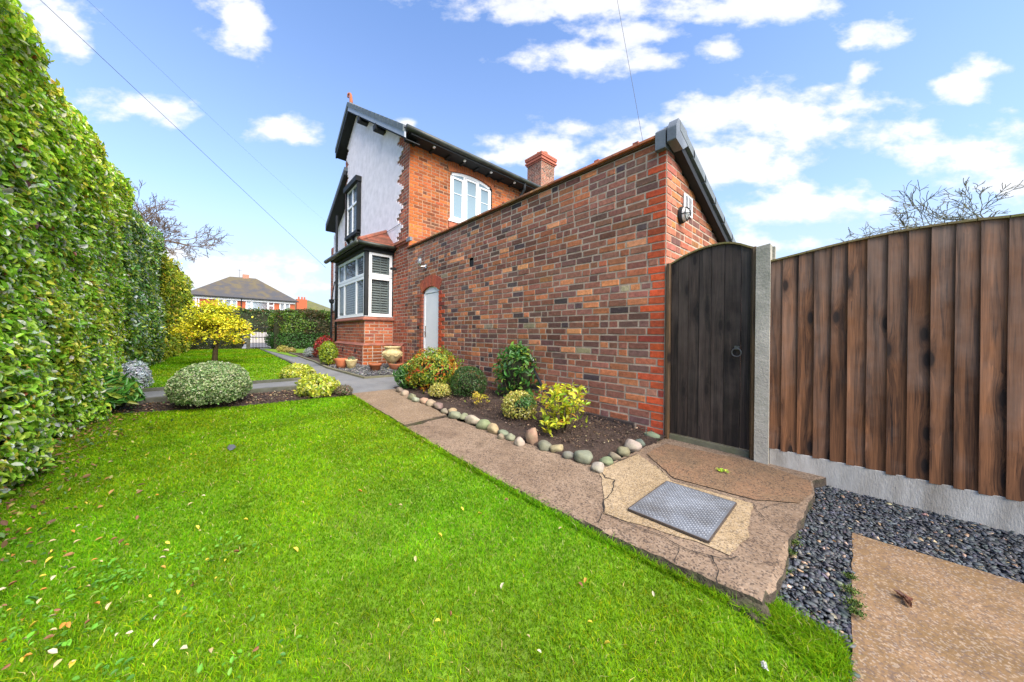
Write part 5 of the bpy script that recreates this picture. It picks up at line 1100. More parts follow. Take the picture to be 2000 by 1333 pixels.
bush('green_perennial', 'leafy green perennial with broad pointed leaves below the silvery plant', 'plant', 222, 812, 92, 66, [(3, (.07, .22, .03)), (2, (.12, .32, .05)), (1, (.30, .38, .05))], 1300, .085, zf=zl, seed=25, wr=.32, droop=.3, lump_amp=.35, flat=.2)
# right of the far path
bush('golden_conifer', 'golden low dome bush beside the far path, the taller one', 'bush', 552, 688.5, 22, 13, GOLD, 1200, .04, seed=30, group='golden domes beside the far path'); bush('golden_conifer', 'golden low dome bush beside the far path, the flatter one', 'bush', 566, 689.5, 24, 9, [(3, (.55, .42, .14)), (2, (.5, .45, .16))], 1000, .04, seed=31, group='golden domes beside the far path')
bush('lavender', 'silver-grey mound between the golden domes and the red-leaved shrub', 'bush', 606, 699, 26, 18, [(3, (.42, .46, .46)), (1, (.3, .34, .3))], 1400, .05, seed=32, wr=.2)
bush('photinia', 'red-leaved shrub behind the yellow-green one at the bay', 'shrub', 632, 700, 38, 42, [(4, (.40, .03, .03)), (2, (.22, .05, .03)), (1, (.12, .16, .03))], 1800, .05, seed=33, lump_amp=.3)
bush('choisya', 'yellow-green leafy shrub beside the left end of the bay window', 'shrub', 641, 716, 36, 48, [(4, (.34, .42, .03)), (3, (.20, .30, .03)), (1, (.08, .14, .02))], 2600, .04, seed=34, lump_amp=.15)
bush('bay_shrub', 'red and green low shrub at the foot of the side wall behind the bay', 'shrub', 651, 690, 26, 22, [(3, (.36, .04, .03)), (3, (.15, .22, .04))], 800, .05, seed=35)
# little weed on the slab, flower and slate on the lawn, dead leaf on the brown slab
p = g(1409, 924); P = np.array(p[:]) + RNG.normal(0, 1, (60, 3)) * np.array([.018, .014, .003]); P[:, 2] = p.z + .018 + abs(P[:, 2] - p.z); o = leaves('weed', P, np.tile([0, 0, 1.], (60, 1)), .016, [(1, (.5, .62, .05)), (1, (.35, .5, .04))], mat=MT['leafm']); tag(o, 'tiny bright yellow-green weed growing flat on the slab before the gate', 'weed')
mb = MB(); p = onZ(452, 879, zl(-3.2)); lump(mb, (p.x, p.y, p.z + .02), .05, 2, (.08, .09, .10), (1.6, .5, .18), 6, .3); tag(mb.build('slate_piece', MT['stone']), 'flat dark grey slate piece lying on the lawn', 'stone')
p = onZ(1495, 1300, -.04); P = np.array([p.x, p.y, p.z]) + RNG.normal(0, 1, (20, 3)) * .003; o = leaves('white_blossom', P, RNG.normal(0, 1, (20, 3)), .011, [(1, (.8, .78, .78))], mat=MT['leafm'], wr=.9); tag(o, 'small crumpled white petal lying on the grass near the brown slab', 'petal')
p = onZ(1768, 1172, -.048); P = np.array(p[:]) + RNG.normal(0, 1, (7, 3)) * np.array([.006, .004, .001]); o = leaves('dead_leaf', P, np.tile([0, 0, 1.], (7, 1)), .035, [(1, (.16, .07, .04))], mat=MT['leafm'], fold=.5, spread=.4); tag(o, 'curled dark brown dead leaf on the brown concrete slab', 'leaf')
# ------------------------------------------------------------ pots and urn on the chips round the bay
def pot(px, py, wpx, hpx, label, prof='flower', mat='clay', name='terracotta_pot'):
    f = onG(px, py, zs); dep = depth(f); r = wpx / 2 * dep / F_PX; h = hpx * dep / F_PX; d = Vector((f.x, f.y + 3.25, 0)).normalized(); c = (f.x + d.x * r * .7, f.y + d.y * r * .7, zs(f.x) + .01)
    t = thing(name, label, 'plant pot', c); mb = MB(); n = 28
    pr_ = dict(flower=[(.70, 0), (.88, .74), (1.0, .76), (1.0, .96), (.97, 1), (.90, 1), (.86, .9)], round=[(.62, 0), (.9, .4), (.96, .72), (1.0, .80), (1.0, .97), (.92, 1), (.86, .9)], bowl=[(.55, 0), (.8, .3), (.98, .8), (1.0, .9), (.97, 1), (.9, .98), (.86, .88)], swag=[(.64, 0), (.78, .55), (.86, .62), (.92, .8), (1.0, .9), (1.0, 1), (.9, 1), (.86, .88)])[prof]
    mb.lathe(c, [(a * r, b * h) for a, b in pr_], n, fn=(lambda t, z: 1 + .03 * math.sin(8 * t)) if prof == 'swag' else None); mb.build('pot_body', MT[mat], t, smooth=True)
    mb = MB(); mb.lathe((c[0], c[1], c[2] + h * .86), [(r * .86, 0), (r * .8, .012), (.01, .02)], 20); mb.build('compost', MT['soil'], t); return c, r, h, t
pot(651, 715, 19, 14, 'terracotta pot with a plain rim, leftmost of the pots left of the bay corner', 'flower')
pot(667, 722, 22, 20, 'large round orange terracotta pot, middle of the three left of the bay corner', 'round')
c_, r_, h_, t_ = pot(686, 723, 22, 19, 'buff swagged pot holding a small plant, nearest the bay corner', 'swag', 'urn', 'swagged_pot')
P, Nr = blob_points(120, (c_[0], c_[1], c_[2] + h_), (r_ * .7, r_ * .7, .05), 0, 1, .5); leaves('seedlings', P, Nr, .035, [(1, (.12, .2, .1)), (1, (.3, .35, .25))], t_)
pot(733, 727, 24, 15, 'shallow orange terracotta pot standing in front of the stone urn', 'flower')
pot(773, 725, 28, 13, 'dark glazed bowl of dark red clay right of the urn', 'bowl', 'darkpot' if 'darkpot' in MT else 'clay', 'dark_bowl')
pot(776, 717, 30, 19, 'square-shouldered terracotta planter behind the dark bowl', 'flower')
mb = MB(); p = g(776, 724); mb.prism([(p.x - .08, p.y - .03, p.z + .04), (p.x + .10, p.y - .03, p.z + .04), (p.x + .10, p.y - .03, p.z + .17), (p.x + .02, p.y - .03, p.z + .15), (p.x - .07, p.y - .03, p.z + .18)], (0, .02, 0)); tag(mb.build('slate_offcut', MT['black'], bevel=.004), 'dark broken slate piece propped against the planter right of the urn', 'slate')
f = onG(751, 722, zs); dep = depth(f); H_ = (722 - 677) * dep / F_PX; R_ = 19 * dep / F_PX; uc = (f.x + .08, f.y + .14, zs(f.x)); ur = thing('stone_urn', 'weathered yellow stone urn with carved swags on a pedestal foot by the bay window', 'urn', uc)
mb = MB(); mb.lathe(uc, [(R_ * .48, 0), (R_ * .48, .035 * H_ / .5), (R_ * .36, H_ * .08), (R_ * .30, H_ * .16), (R_ * .24, H_ * .24), (R_ * .33, H_ * .27)], 28); mb.build('foot', MT['urn'], ur, smooth=True)
mb = MB(); mb.lathe(uc, [(R_ * .3, H_ * .27), (R_ * .5, H_ * .36), (R_ * .80, H_ * .52), (R_ * .96, H_ * .66), (R_ * .98, H_ * .74), (R_ * .86, H_ * .80), (R_ * .70, H_ * .84), (R_ * .72, H_ * .93)], 48, fn=lambda t, z: 1 + (.05 * abs(math.sin(3 * t)) if H_ * .45 < z < H_ * .76 else 0) + .015 * math.sin(22 * t) * (z < H_ * .6)); mb.build('bowl', MT['urn'], ur, smooth=True)
mb = MB(); mb.lathe(uc, [(R_ * .72, H_ * .93), (R_ * .84, H_ * .95), (R_ * .86, H_ * .99), (R_ * .78, H_), (R_ * .66, H_ * .98), (R_ * .64, H_ * .9)], 32); mb.build('rim', MT['urn'], ur, smooth=True)
mb = MB()
for i in range(8):
    a = 2 * math.pi * i / 8
    for k in range(7): t = (k - 3) / 3; aa = a + t * math.pi / 8; lump(mb, (uc[0] + R_ * .97 * math.cos(aa), uc[1] + R_ * .97 * math.sin(aa), uc[2] + H_ * (.72 - .13 * (1 - t * t))), .016, k + i, (.5, .4, .2), n=4)
mb.build('swags', MT['urn'], ur, smooth=True)
# ------------------------------------------------------------ lamps and fittings
pl2 = onY(828, 507); wl_ = thing('wall_lantern', 'polished steel and glass wall lantern above the white door', 'wall lamp', (pl2.x, 0, pl2.z))
x, z = onY(833, 521).x, onY(833, 521).z
mb = MB(); mb.tube([(x + .02, -.004, z), (x + .02, -.03, z)], .04, 16); mb.tube([(x + .02, -.03, z), (x + .0, -.13, z - .02), (x, -.15, z + .02)], .011, 8); mb.build('bracket', MT['chrome'], wl_, smooth=False)
x -= .0; yl = -.15; mb = MB(); mb.lathe((x, yl, z + .02), [(.025, 0), (.032, .02), (.032, .03)], 16); mb.lathe((x, yl, z + .17), [(.06, 0), (.075, .006), (.03, .03), (.0, .033)], 20)
for a in range(3): mb.tube([(x + .036 * math.cos(a * 2.1), yl + .036 * math.sin(a * 2.1), z + .04), (x + .036 * math.cos(a * 2.1), yl + .036 * math.sin(a * 2.1), z + .175)], .003, 5)
mb.build('cap', MT['chrome'], wl_); mb = MB(); mb.tube([(x, yl, z + .04), (x, yl, z + .17)], .032, 16); mb.build('glass', mk_glass('lantern glass', (.7, .72, .74)), wl_, smooth=True)
a = onX(1331, 421, XC + .02); bl_ = thing('bulkhead_lamp', 'round black bulkhead lamp with a wire cage below the vent on the gable wall', 'wall lamp', (XC, a.y, a.z))
mb = MB(); yc, zc3, Rb = a.y, a.z, .078
def disc(mb, x0, x1, r0, r1, n=28, col=(.5, .5, .5)):
    V = [(x, yc + r * .82 * math.cos(2 * math.pi * k / n), zc3 + r * 1.15 * math.sin(2 * math.pi * k / n)) for x, r in ((x0, r0), (x1, r1)) for k in range(n)]
    mb.add(V, [(k, (k + 1) % n, n + (k + 1) % n, n + k) for k in range(n)] + [tuple(range(n)), tuple(range(n, 2 * n))], col)
disc(mb, XC + .012, XC + .04, Rb, Rb * .95); mb.build('base', MT['black'], bl_)
mb = MB(); prev = None; n = 24
for i in range(5): t0, t1 = i / 5 * 1.45, (i + 1) / 5 * 1.45; disc(mb, XC + .04 + .055 * math.sin(t0), XC + .04 + .055 * math.sin(t1), Rb * .84 * math.cos(t0), Rb * .84 * math.cos(t1))
mb.build('diffuser', mk('ribbed lamp glass', (.62, .64, .62), .12, 40, .12, .6, 70, spec=.8), bl_, smooth=True)
mb = MB()
for ph in (0, math.pi / 2): mb.tube([(XC + .04 + .068 * math.sin(t), yc + Rb * .72 * math.cos(t) * math.cos(ph), zc3 + Rb * 1.0 * math.cos(t) * math.sin(ph)) for t in [math.pi * k / 16 for k in range(17)]], .004, 6)
mb.tube([(XC + .075, yc + Rb * .62 * math.cos(t), zc3 + Rb * .88 * math.sin(t)) for t in [2 * math.pi * k / 24 for k in range(25)]], .004, 6); mb.build('cage', MT['black'], bl_)
p = onY(775, 526); mb = MB(); mb.box((p.x - .04, -.11, p.z - .03), (p.x + .0, -.012, p.z + .03)); mb.tube([(p.x - .02, -.11, p.z), (p.x - .02, -.15, p.z - .01)], .03, 12); tag(mb.build('security_camera', MT['black'], bevel=.004), 'small black box fixed to the red brick between the bay and the door', 'camera')
p0 = onY(1040, 718, -.05); p1 = onY(1078, 792, -.16); mb = MB(); mb.tube([p0, p0.lerp(p1, .5), p1], .021, 10); mb.lathe((p0.x, p0.y, p0.z - .02), [(.03, 0), (.03, .04)], 10); tag(mb.build('drain_pipe', MT['black'], smooth=False), 'black plastic pipe leaning down the brick wall behind the glossy green bush', 'pipe')
p = onY(1041, 702, -.02); mb = MB(); mb.box((p.x - .012, -.04, p.z - .02), (p.x + .012, -.012, p.z + .02)); tag(mb.build('pipe_clip', MT['white'], bevel=.003), 'tiny white clip on the brick wall above the black pipe', 'clip')
# ------------------------------------------------------------ overhead cables
def cable(name, label, A, B, sag, r):
    A = Vector(A); B = Vector(B); pts = []
    for i in range(41): t = i / 40; p = A.lerp(B, t); p.z -= sag * 4 * t * (1 - t); pts.append(p)
    mb = MB(); mb.tube(pts, r, 5); tag(mb.build(name, MT['wire'], recalc=False), label, 'cable', 'overhead cables')
def at(px, py, dep): d = ray(px, py); return CAM + d * dep
cable('overhead_cable', 'long dark overhead cable crossing the left sky towards the house', at(-60, -130, 7), at(636, 523, 17), .0, .007)
cable('overhead_cable', 'faint thin overhead cable, right of the darker one in the left sky', at(160, -10, 9), at(645, 440, 30), .2, .0032)
cable('overhead_cable', 'thin cable dropping almost vertically behind the outbuilding roof', at(1200, -30, 12), at(1258, 290, 12.5), .0, .008)
# ------------------------------------------------------------ hedges
YH = -4.24
def hedge(name, label, x0, x1, H, n, leafs, pal, yf=YH, depthy=1.5, seed=0, round_far=False, z0=0.0, bulge=.10, mat=None, wr=.52, zmax_var=.06, leafpow=1.0, batter=.10, lumpy=.16, cols=None, topn=.25, spread=.8, round_near=False, rtop=.25, droop=.15):
    """free-standing hedge along x whose visible face looks towards +y"""
    L = abs(x1 - x0); X = x0 + (x1 - x0) * RNG.random(n) ** leafpow
    prof = H - rtop + math.pi / 2 * rtop + depthy * topn; s = RNG.random(n) * prof
    zf = np.zeros(n); yy = np.zeros(n); Nr = np.zeros((n, 3))
    hr = H - rtop; a = s < hr
    zf[a] = s[a]; yy[a] = yf - batter * s[a] / H; Nr[a] = (0, 1, .65)
    b = (s >= hr) & (s < hr + math.pi / 2 * rtop); t = (s[b] - hr) / rtop; zf[b] = hr + rtop * np.sin(t); yy[b] = yf - batter - rtop * (1 - np.cos(t)); Nr[b, 1] = np.cos(t); Nr[b, 2] = np.sin(t)
    c = s >= hr + math.pi / 2 * rtop; yy[c] = yf - batter - rtop - (s[c] - hr - math.pi / 2 * rtop); zf[c] = H; Nr[c] = (0, 0, 1)
    endk = np.ones(n)
    if round_far:
        e = np.clip((X - min(x0, x1)) / 2.4, 0, 1); endk = np.sqrt(1 - (1 - e) ** 2); yy = yf - depthy / 2 + (yy - (yf - depthy / 2)) * endk; zf = np.where(zf > H * .35, H * .35 + (zf - H * .35) * (.25 + .75 * endk), zf); Nr[:, 0] = -(1 - e) * 1.5
    P = np.stack([X, yy, zf], 1); k = fbm(P, 1.1, seed) * lumpy + fbm(P, 4.5, seed + 1) * lumpy * .35
    inn = RNG.random(n) ** 2.0 * .12
    P = P + unit(Nr) * (k - inn + bulge)[:, None]; P[:, 2] += z0
    t_ = thing(name, label, 'hedge', ((x0 + x1) / 2, yf - depthy / 2, z0))
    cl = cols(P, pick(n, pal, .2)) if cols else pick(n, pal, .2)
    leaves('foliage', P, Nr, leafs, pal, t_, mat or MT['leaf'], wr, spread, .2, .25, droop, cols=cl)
    # inner twig mass
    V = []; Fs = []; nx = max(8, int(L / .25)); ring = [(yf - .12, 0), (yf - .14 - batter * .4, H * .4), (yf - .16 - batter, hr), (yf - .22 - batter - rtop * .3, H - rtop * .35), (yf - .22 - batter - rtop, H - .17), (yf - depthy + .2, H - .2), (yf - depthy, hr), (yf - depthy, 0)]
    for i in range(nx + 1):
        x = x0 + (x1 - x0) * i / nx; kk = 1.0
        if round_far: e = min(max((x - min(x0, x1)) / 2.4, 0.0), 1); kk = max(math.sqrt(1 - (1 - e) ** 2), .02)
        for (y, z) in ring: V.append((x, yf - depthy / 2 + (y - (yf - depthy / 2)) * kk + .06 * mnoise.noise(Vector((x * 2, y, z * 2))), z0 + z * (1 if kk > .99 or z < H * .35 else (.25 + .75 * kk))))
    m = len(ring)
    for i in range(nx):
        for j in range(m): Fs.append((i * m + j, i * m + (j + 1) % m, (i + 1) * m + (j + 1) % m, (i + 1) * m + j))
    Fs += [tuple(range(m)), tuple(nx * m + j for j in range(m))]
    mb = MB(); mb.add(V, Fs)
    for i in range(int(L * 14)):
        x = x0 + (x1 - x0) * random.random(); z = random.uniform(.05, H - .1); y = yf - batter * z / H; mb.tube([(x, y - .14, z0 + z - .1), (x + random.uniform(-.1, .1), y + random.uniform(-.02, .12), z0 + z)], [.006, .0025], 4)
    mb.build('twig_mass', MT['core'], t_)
    return t_
def privetcol(P, c):
    n = fbm(P, 1.6, 5); m = (n > .3) & (RNG.random(len(P)) < .5); c[m] = pick(m.sum(), [(2, (.50, .60, .05)), (1, (.62, .58, .06)), (1, (.38, .50, .05))])
    m = P[:, 2] > 2.2; c[m] = c[m] * np.array([1.25, 1.15, .9]); m = RNG.random(len(P)) < .012; c[m] = pick(m.sum(), [(2, (.30, .09, .05)), (1, (.45, .22, .05)), (1, (.18, .08, .08))]); return np.clip(c, 0, .9)  # high leaves coloured lighter and warmer: sunlit hedge top painted in
PRIV = [(4, (.25, .50, .035)), (4, (.37, .63, .05)), (3, (.50, .72, .09)), (1.2, (.13, .28, .03)), (1.4, (.66, .64, .08)), (2.4, (.70, .76, .58))]  # last, near-white entry paints glossy sky highlights into the leaf colours
HOLLY = [(1.5, (.55, .62, .6)), (4, (.11, .26, .05)), (3, (.17, .36, .07)), (2, (.26, .40, .06)), (1, (.05, .12, .03)), (1, (.4, .5, .36))]  # palest entries are white leaf highlights put into the colour
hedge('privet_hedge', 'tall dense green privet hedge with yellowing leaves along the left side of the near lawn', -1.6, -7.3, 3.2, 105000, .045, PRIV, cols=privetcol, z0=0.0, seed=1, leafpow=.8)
hedge('holly_hedge', 'darker glossy holly section of the tall left hedge, beyond the privet', -7.1, -10.9, 3.02, 30000, .056, HOLLY + [(3, (.26, .40, .05)), (3, (.40, .50, .06)), (1, (.5, .58, .4))], z0=.12, seed=2, yf=YH - .06, wr=.55)
hedge('golden_hedge', 'yellow-green rounded hedge beyond the holly at the end of the far lawn', -10.7, -20.5, 3.0, 30000, .085, [(4, (.26, .38, .03)), (3, (.42, .50, .04)), (2, (.54, .52, .05)), (1.2, (.10, .17, .02)), (1, (.62, .48, .05))], z0=.25, seed=3, round_far=True, lumpy=.3, yf=YH + .02, depthy=2.0, rtop=.8)
# dead leaf litter and ground ivy under the hedge
n = 1500; X = -1.5 - 6 * RNG.random(n); Y = YH + .02 + abs(RNG.normal(0, .2, n)); P = np.stack([X, Y, np.array([zl(x) for x in X]) + .012 + .02 * RNG.random(n)], 1)
o = leaves('leaf_litter', P, np.tile([0, 0, 1.], (n, 1)), .028, [(2, (.2, .1, .05)), (1, (.35, .2, .06)), (2, (.07, .15, .03)), (1, (.4, .35, .1))], mat=MT['leafm'], spread=.9); tag(o, kind='stuff')
# far front hedges
def boxhedge(name, label, c, half, H, n, leafs, pal, rot=0, z0=.25, seed=0, rtop=.2, cols=None, lumpy=.1, hollow=0):
    hx, hy = half; t_ = thing(name, label, 'hedge', (c[0], c[1], z0)); P = RNG.random((n, 3)) * 2 - 1; ax = RNG.choice(3, n, p=[.42, .26, .32]); sg = RNG.choice([-1, 1], n)
    P[np.arange(n), ax] = np.where(ax == 2, 1, sg); Nr = np.zeros((n, 3)); Nr[np.arange(n), ax] = np.where(ax == 2, 1, sg)
    e = np.abs(P) ** 5; sc = 1 / np.maximum((e.sum(1)) ** .2, 1)  # superellipsoid rounding
    P[:, :2] *= sc[:, None]; P[:, 2] = np.where(P[:, 2] > 0, P[:, 2] * sc, P[:, 2])
    Q = np.stack([P[:, 0] * hx, P[:, 1] * hy, (P[:, 2] + 1) / 2 * H], 1); Q += unit(Nr) * (fbm(Q, 1.5, seed) * lumpy - RNG.random(n) ** 2 * .15)[:, None]
    cr_, sr_ = math.cos(rot), math.sin(rot); R = np.array([[cr_, -sr_, 0], [sr_, cr_, 0], [0, 0, 1]]); Qw = Q @ R.T + np.array([c[0], c[1], z0]); cl = cols(Q, pick(n, pal, .2)) if cols else pick(n, pal, .2)
    leaves('foliage', Qw, Nr @ R.T, leafs, pal, t_, MT['leaf'], .5, .9, cols=cl)
    mb = MB(); V = [(sx * (hx - .15) * k, sy * (hy - .15) * k, z) for z, k in ((0, 1), (H - .45, 1), (H - .15, .85)) for sx, sy in ((-1, -1), (1, -1), (1, 1), (-1, 1))]; V = [tuple(np.array(v) @ R.T + np.array([c[0], c[1], z0])) for v in V]
    mb.add(V, [(0, 1, 2, 3), (8, 9, 10, 11)] + [(4 * l + k, 4 * l + (k + 1) % 4, 4 * l + 4 + (k + 1) % 4, 4 * l + 4 + k) for l in (0, 1) for k in range(4)]); mb.build('twig_mass', MT['core'], t_); return t_
def mixed(Q, c):
    n = fbm(Q, 1.3, 8); m = (n > .15) & (Q[:, 2] > .6); c[m] = pick(m.sum(), [(2, (.13, .10, .04)), (1, (.2, .13, .05)), (2, (.06, .09, .02))]); m = Q[:, 2] < .7; c[m] = pick(m.sum(), [(2, (.07, .18, .04)), (1, (.10, .24, .06))]); return c
a_ = onG(526, 682, zs); a2_ = onG(645, 684, zs); XHg = -16.8
yA = onX(527, 660, XHg).y; yB = onX(660, 660, XHg).y + 2; HH = onX(590, 607, XHg).z - .25
boxhedge('front_hedge', 'tall rounded mixed green hedge right of the iron gate', (XHg - .6, (yA + yB) / 2), (.75, (yB - yA) / 2), HH, 24000, .07, [(3, (.10, .2, .03)), (3, (.16, .28, .04)), (1, (.3, .36, .05))], seed=4, cols=mixed, lumpy=.18)
yG0 = onX(487, 660, XHg).y
boxhedge('dark_hedge', 'low dark clipped hedge behind the yellow tree', (XHg - .9, (yG0 - 6.5 + yG0) / 2 + .1), (.5, 3.1), 1.35, 9000, .07, [(3, (.03, .05, .015)), (2, (.05, .09, .02)), (1, (.1, .1, .04))], seed=6)
p = onX(508, 605, -30.0)
boxhedge('opposite_hedge', 'dark green clipped hedge across the road, seen over the iron gate', (-30.5, p.y + .5), (.8, 7.0), p.z - .25, 16000, .12, [(3, (.05, .11, .03)), (2, (.09, .15, .03)), (1, (.16, .12, .05))], seed=7)
# iron gate and posts
gtf = thing('iron_gate', 'low black iron railing gate at the far end of the grey path', 'gate', (XHg + .2, (yG0 + yA) / 2, .25)); mb = MB(); zt2 = onX(505, 622, XHg).z; zt2 = .25 + 1.0
for i in range(13): y = yG0 + .08 + (yA - yG0 - .1) * i / 12; mb.tube([(XHg + .2, y, .3), (XHg + .2, y, zt2 - .05 + .06 * (i % 2))], .009, 5)
mb.build('bars', MT['iron'], gtf); 
for z in (.33, .75, zt2 - .1): mb = MB(); mb.box((XHg + .19, yG0 + .02, z), (XHg + .21, yA, z + .03)); mb.build('rail', MT['iron'], gtf)
mb = MB(); mb.box((XHg + .1, yG0 - .10, .2), (XHg + .28, yG0 + .02, 1.35)); tag(mb.build('gate_pillar', MT['darkconc'], bevel=.01), 'grey stone gate post on the left of the iron gate', 'post')
# pale low wall across the road
mb = MB(); mb.box((-29.4, p.y - 10, .2), (-29.1, p.y + 14, .95)); tag(mb.build('low_wall', mk('pale render', (.5, .47, .45), .1, 3, .9, .2)), 'low pale garden wall across the road behind the iron gate', 'wall')
# ------------------------------------------------------------ trees
def branch(mb, tips, p, d, L, r, lvl, maxl, bend=.3, up=.1, split=(2, 3), ang=.6, rk=.62, lk=.72, nseg=4, minr=.002):
    pts = [p.copy()]; rs = [r]; dd = d.copy()
    for i in range(nseg):
        dd = (dd + Vector((random.gauss(0, bend), random.gauss(0, bend), random.gauss(0, bend) + up)) * .5).normalized(); p = p + dd * L / nseg; pts.append(p.copy()); rs.append(max(r * (1 - .45 * (i + 1) / nseg), minr))
        if lvl < maxl and i > 0 and random.random() < .55:
            a = dd.orthogonal().normalized(); a.rotate(Matrix.Rotation(random.uniform(0, 6.28), 3, dd)); nd = (dd + a * random.uniform(.6, 1.2)).normalized(); branch(mb, tips, p, nd, L * lk * random.uniform(.6, .9), rs[-1] * .55, lvl + 1, maxl, bend, up, split, ang, rk, lk, nseg, minr)
    mb.tube(pts, rs, 7 if lvl == 0 else (5 if lvl < 3 else 3), cap=False); tips.append((p.copy(), dd.copy(), lvl))
    if lvl < maxl:
        for k in range(random.randint(*split)):
            a = dd.orthogonal().normalized(); a.rotate(Matrix.Rotation(random.uniform(0, 6.28), 3, dd)); nd = (dd + a * math.tan(ang * random.uniform(.5, 1.2))).normalized(); branch(mb, tips, p, nd, L * lk * random.uniform(.75, 1.15), rs[-1] * rk * 1.3, lvl + 1, maxl, bend, up, split, ang, rk, lk, nseg, minr)
# yellow ornamental tree on the upper lawn
random.seed(11); f = onZ(419, 712, zu(-10)); f.z = zu(f.x); dp = depth(f); yt = thing('ornamental_tree', 'small yellow-leaved ornamental tree with a short trunk on the upper lawn', 'tree', f)
mb = MB(); tips = []; ht = (712 - 656) * dp / F_PX; topz = f.z + (712 - 578) * dp / F_PX; mb.tube([f - Vector((0, 0, .05)), f + Vector((.01, .01, ht * .5)), f + Vector((-.01, .04, ht))], [.055, .045, .05], 9); trunk = mb.build('trunk', MT['bark'], yt, smooth=True)
mb = MB(); cw = 56 * dp / F_PX; b0 = f + Vector((-.01, .04, ht)); P = []; Nr = []
for i in range(13):
    a = 2 * math.pi * i / 13 + random.uniform(-.2, .2); el_ = random.choice((.15, .35, .7, 1.1)); d = Vector((math.cos(a) * math.cos(el_), math.sin(a) * math.cos(el_), math.sin(el_))); tl = []; branch(mb, tl, b0, d, cw * .42, .026, 0, 2, .35, .03, (2, 3), .6, .6, .62, 4, .003); tips += tl
mb.build('branches', MT['bark'], trunk)
cc = Vector((f.x, f.y, f.z + ht + (topz - f.z - ht) * .42))
hz_ = (topz - f.z - ht)
clumps = []
for i in range(70):
    a = random.uniform(0, 6.28); q = random.random() ** .5; zz = f.z + ht * (1.12 - .2 * q) + hz_ * (.04 + .82 * (1 - q * q) * random.uniform(.35, 1) + .15 * random.random() * q); clumps.append(Vector((f.x + cw * q * math.cos(a), f.y + cw * q * math.sin(a), zz)))
tips2 = [t[0] for t in tips if t[2] >= 1 and (t[0] - cc).length < cw * 1.05 and t[0].z < topz + .05]
for c0 in clumps + random.sample(tips2, min(70, len(tips2))):
    k = random.randint(30, 52); s = random.uniform(.045, .085); Q = RNG.normal(0, 1, (k, 3)) * np.array([s * 1.4, s * 1.4, s * .55]) + np.array(c0[:]); P.append(Q); Nr.append(np.tile([0, 0, 1.], (k, 1)) + RNG.normal(0, .5, (k, 3)))
P = np.concatenate(P); Nr = np.concatenate(Nr); cl = pick(len(P), [(5, (.74, .72, .03)), (3, (.60, .62, .03)), (1.8, (.38, .46, .03)), (.4, (.72, .42, .03))], .15)
m = P[:, 2] < f.z + ht + hz_ * .35; cl[m] = cl[m] * np.array([1.05, .95, .8]); leaves('crown', P, Nr, .05, [], yt, MT['leafm'], .55, .7, cols=cl)
mb = MB(); mb.box((f.x + .05, f.y - .08, f.z + .36), (f.x + .17, f.y - .05, f.z + .41)); mb.tube([(f.x, f.y, f.z + .39), (f.x + .12, f.y - .06, f.z + .39)], .03, 8); mb.build('tree_tie', MT['black'], trunk)
# bare trees
random.seed(5); f = onZ(268, 560, .3) if False else Vector((0, 0, 0)); d_ = ray(262, 560); base = CAM + d_ * 18; base.z = .2
t1 = thing('bare_tree', 'bare brown-twigged tree rising behind the end of the left hedge', 'tree', base); mb = MB(); tips = []
branch(mb, tips, base.copy(), Vector((0, 0, 1)), 5.4, .18, 0, 0, .08, .1, (0, 0)); tr1 = mb.build('trunk', MT['bark'], t1)
mb = MB(); top = tips[0][0]
for i in range(9):
    a = 6.28 * i / 9; branch(mb, [], top - Vector((0, 0, random.uniform(0, 1.2))), Vector((math.cos(a), math.sin(a), random.uniform(.5, 1.6))).normalized(), random.uniform(1.3, 1.9), .07, 0, 4, .32, .03, (2, 3), .55, .6, .70, 4, .010)
mb.build('crown', MT['bark'], t1)
random.seed(9); d_ = ray(2085, 440); base = CAM + d_ * 7.5; base.z = 0
t1 = thing('bare_tree', 'bare lichen-covered tree with tangled twigs behind the fence on the right', 'tree', base); mb = MB(); tips = []
branch(mb, tips, base.copy(), Vector((-.1, 0, 1)), 2.7, .15, 0, 0, .1, .1, (0, 0)); mb.build('trunk', MT['barkg'], t1)
mb = MB(); top = tips[0][0]
for i in range(17):
    a = 6.28 * i / 17 + .3; branch(mb, [], top - Vector((0, 0, random.uniform(0, .5))), Vector((math.cos(a), math.sin(a), random.uniform(.3, .75))).normalized(), random.uniform(1.1, 1.6), .055, 0, 4, .42, .0, (2, 3), .6, .6, .68, 4, .007)
mb.build('crown', MT['barkg'], t1)
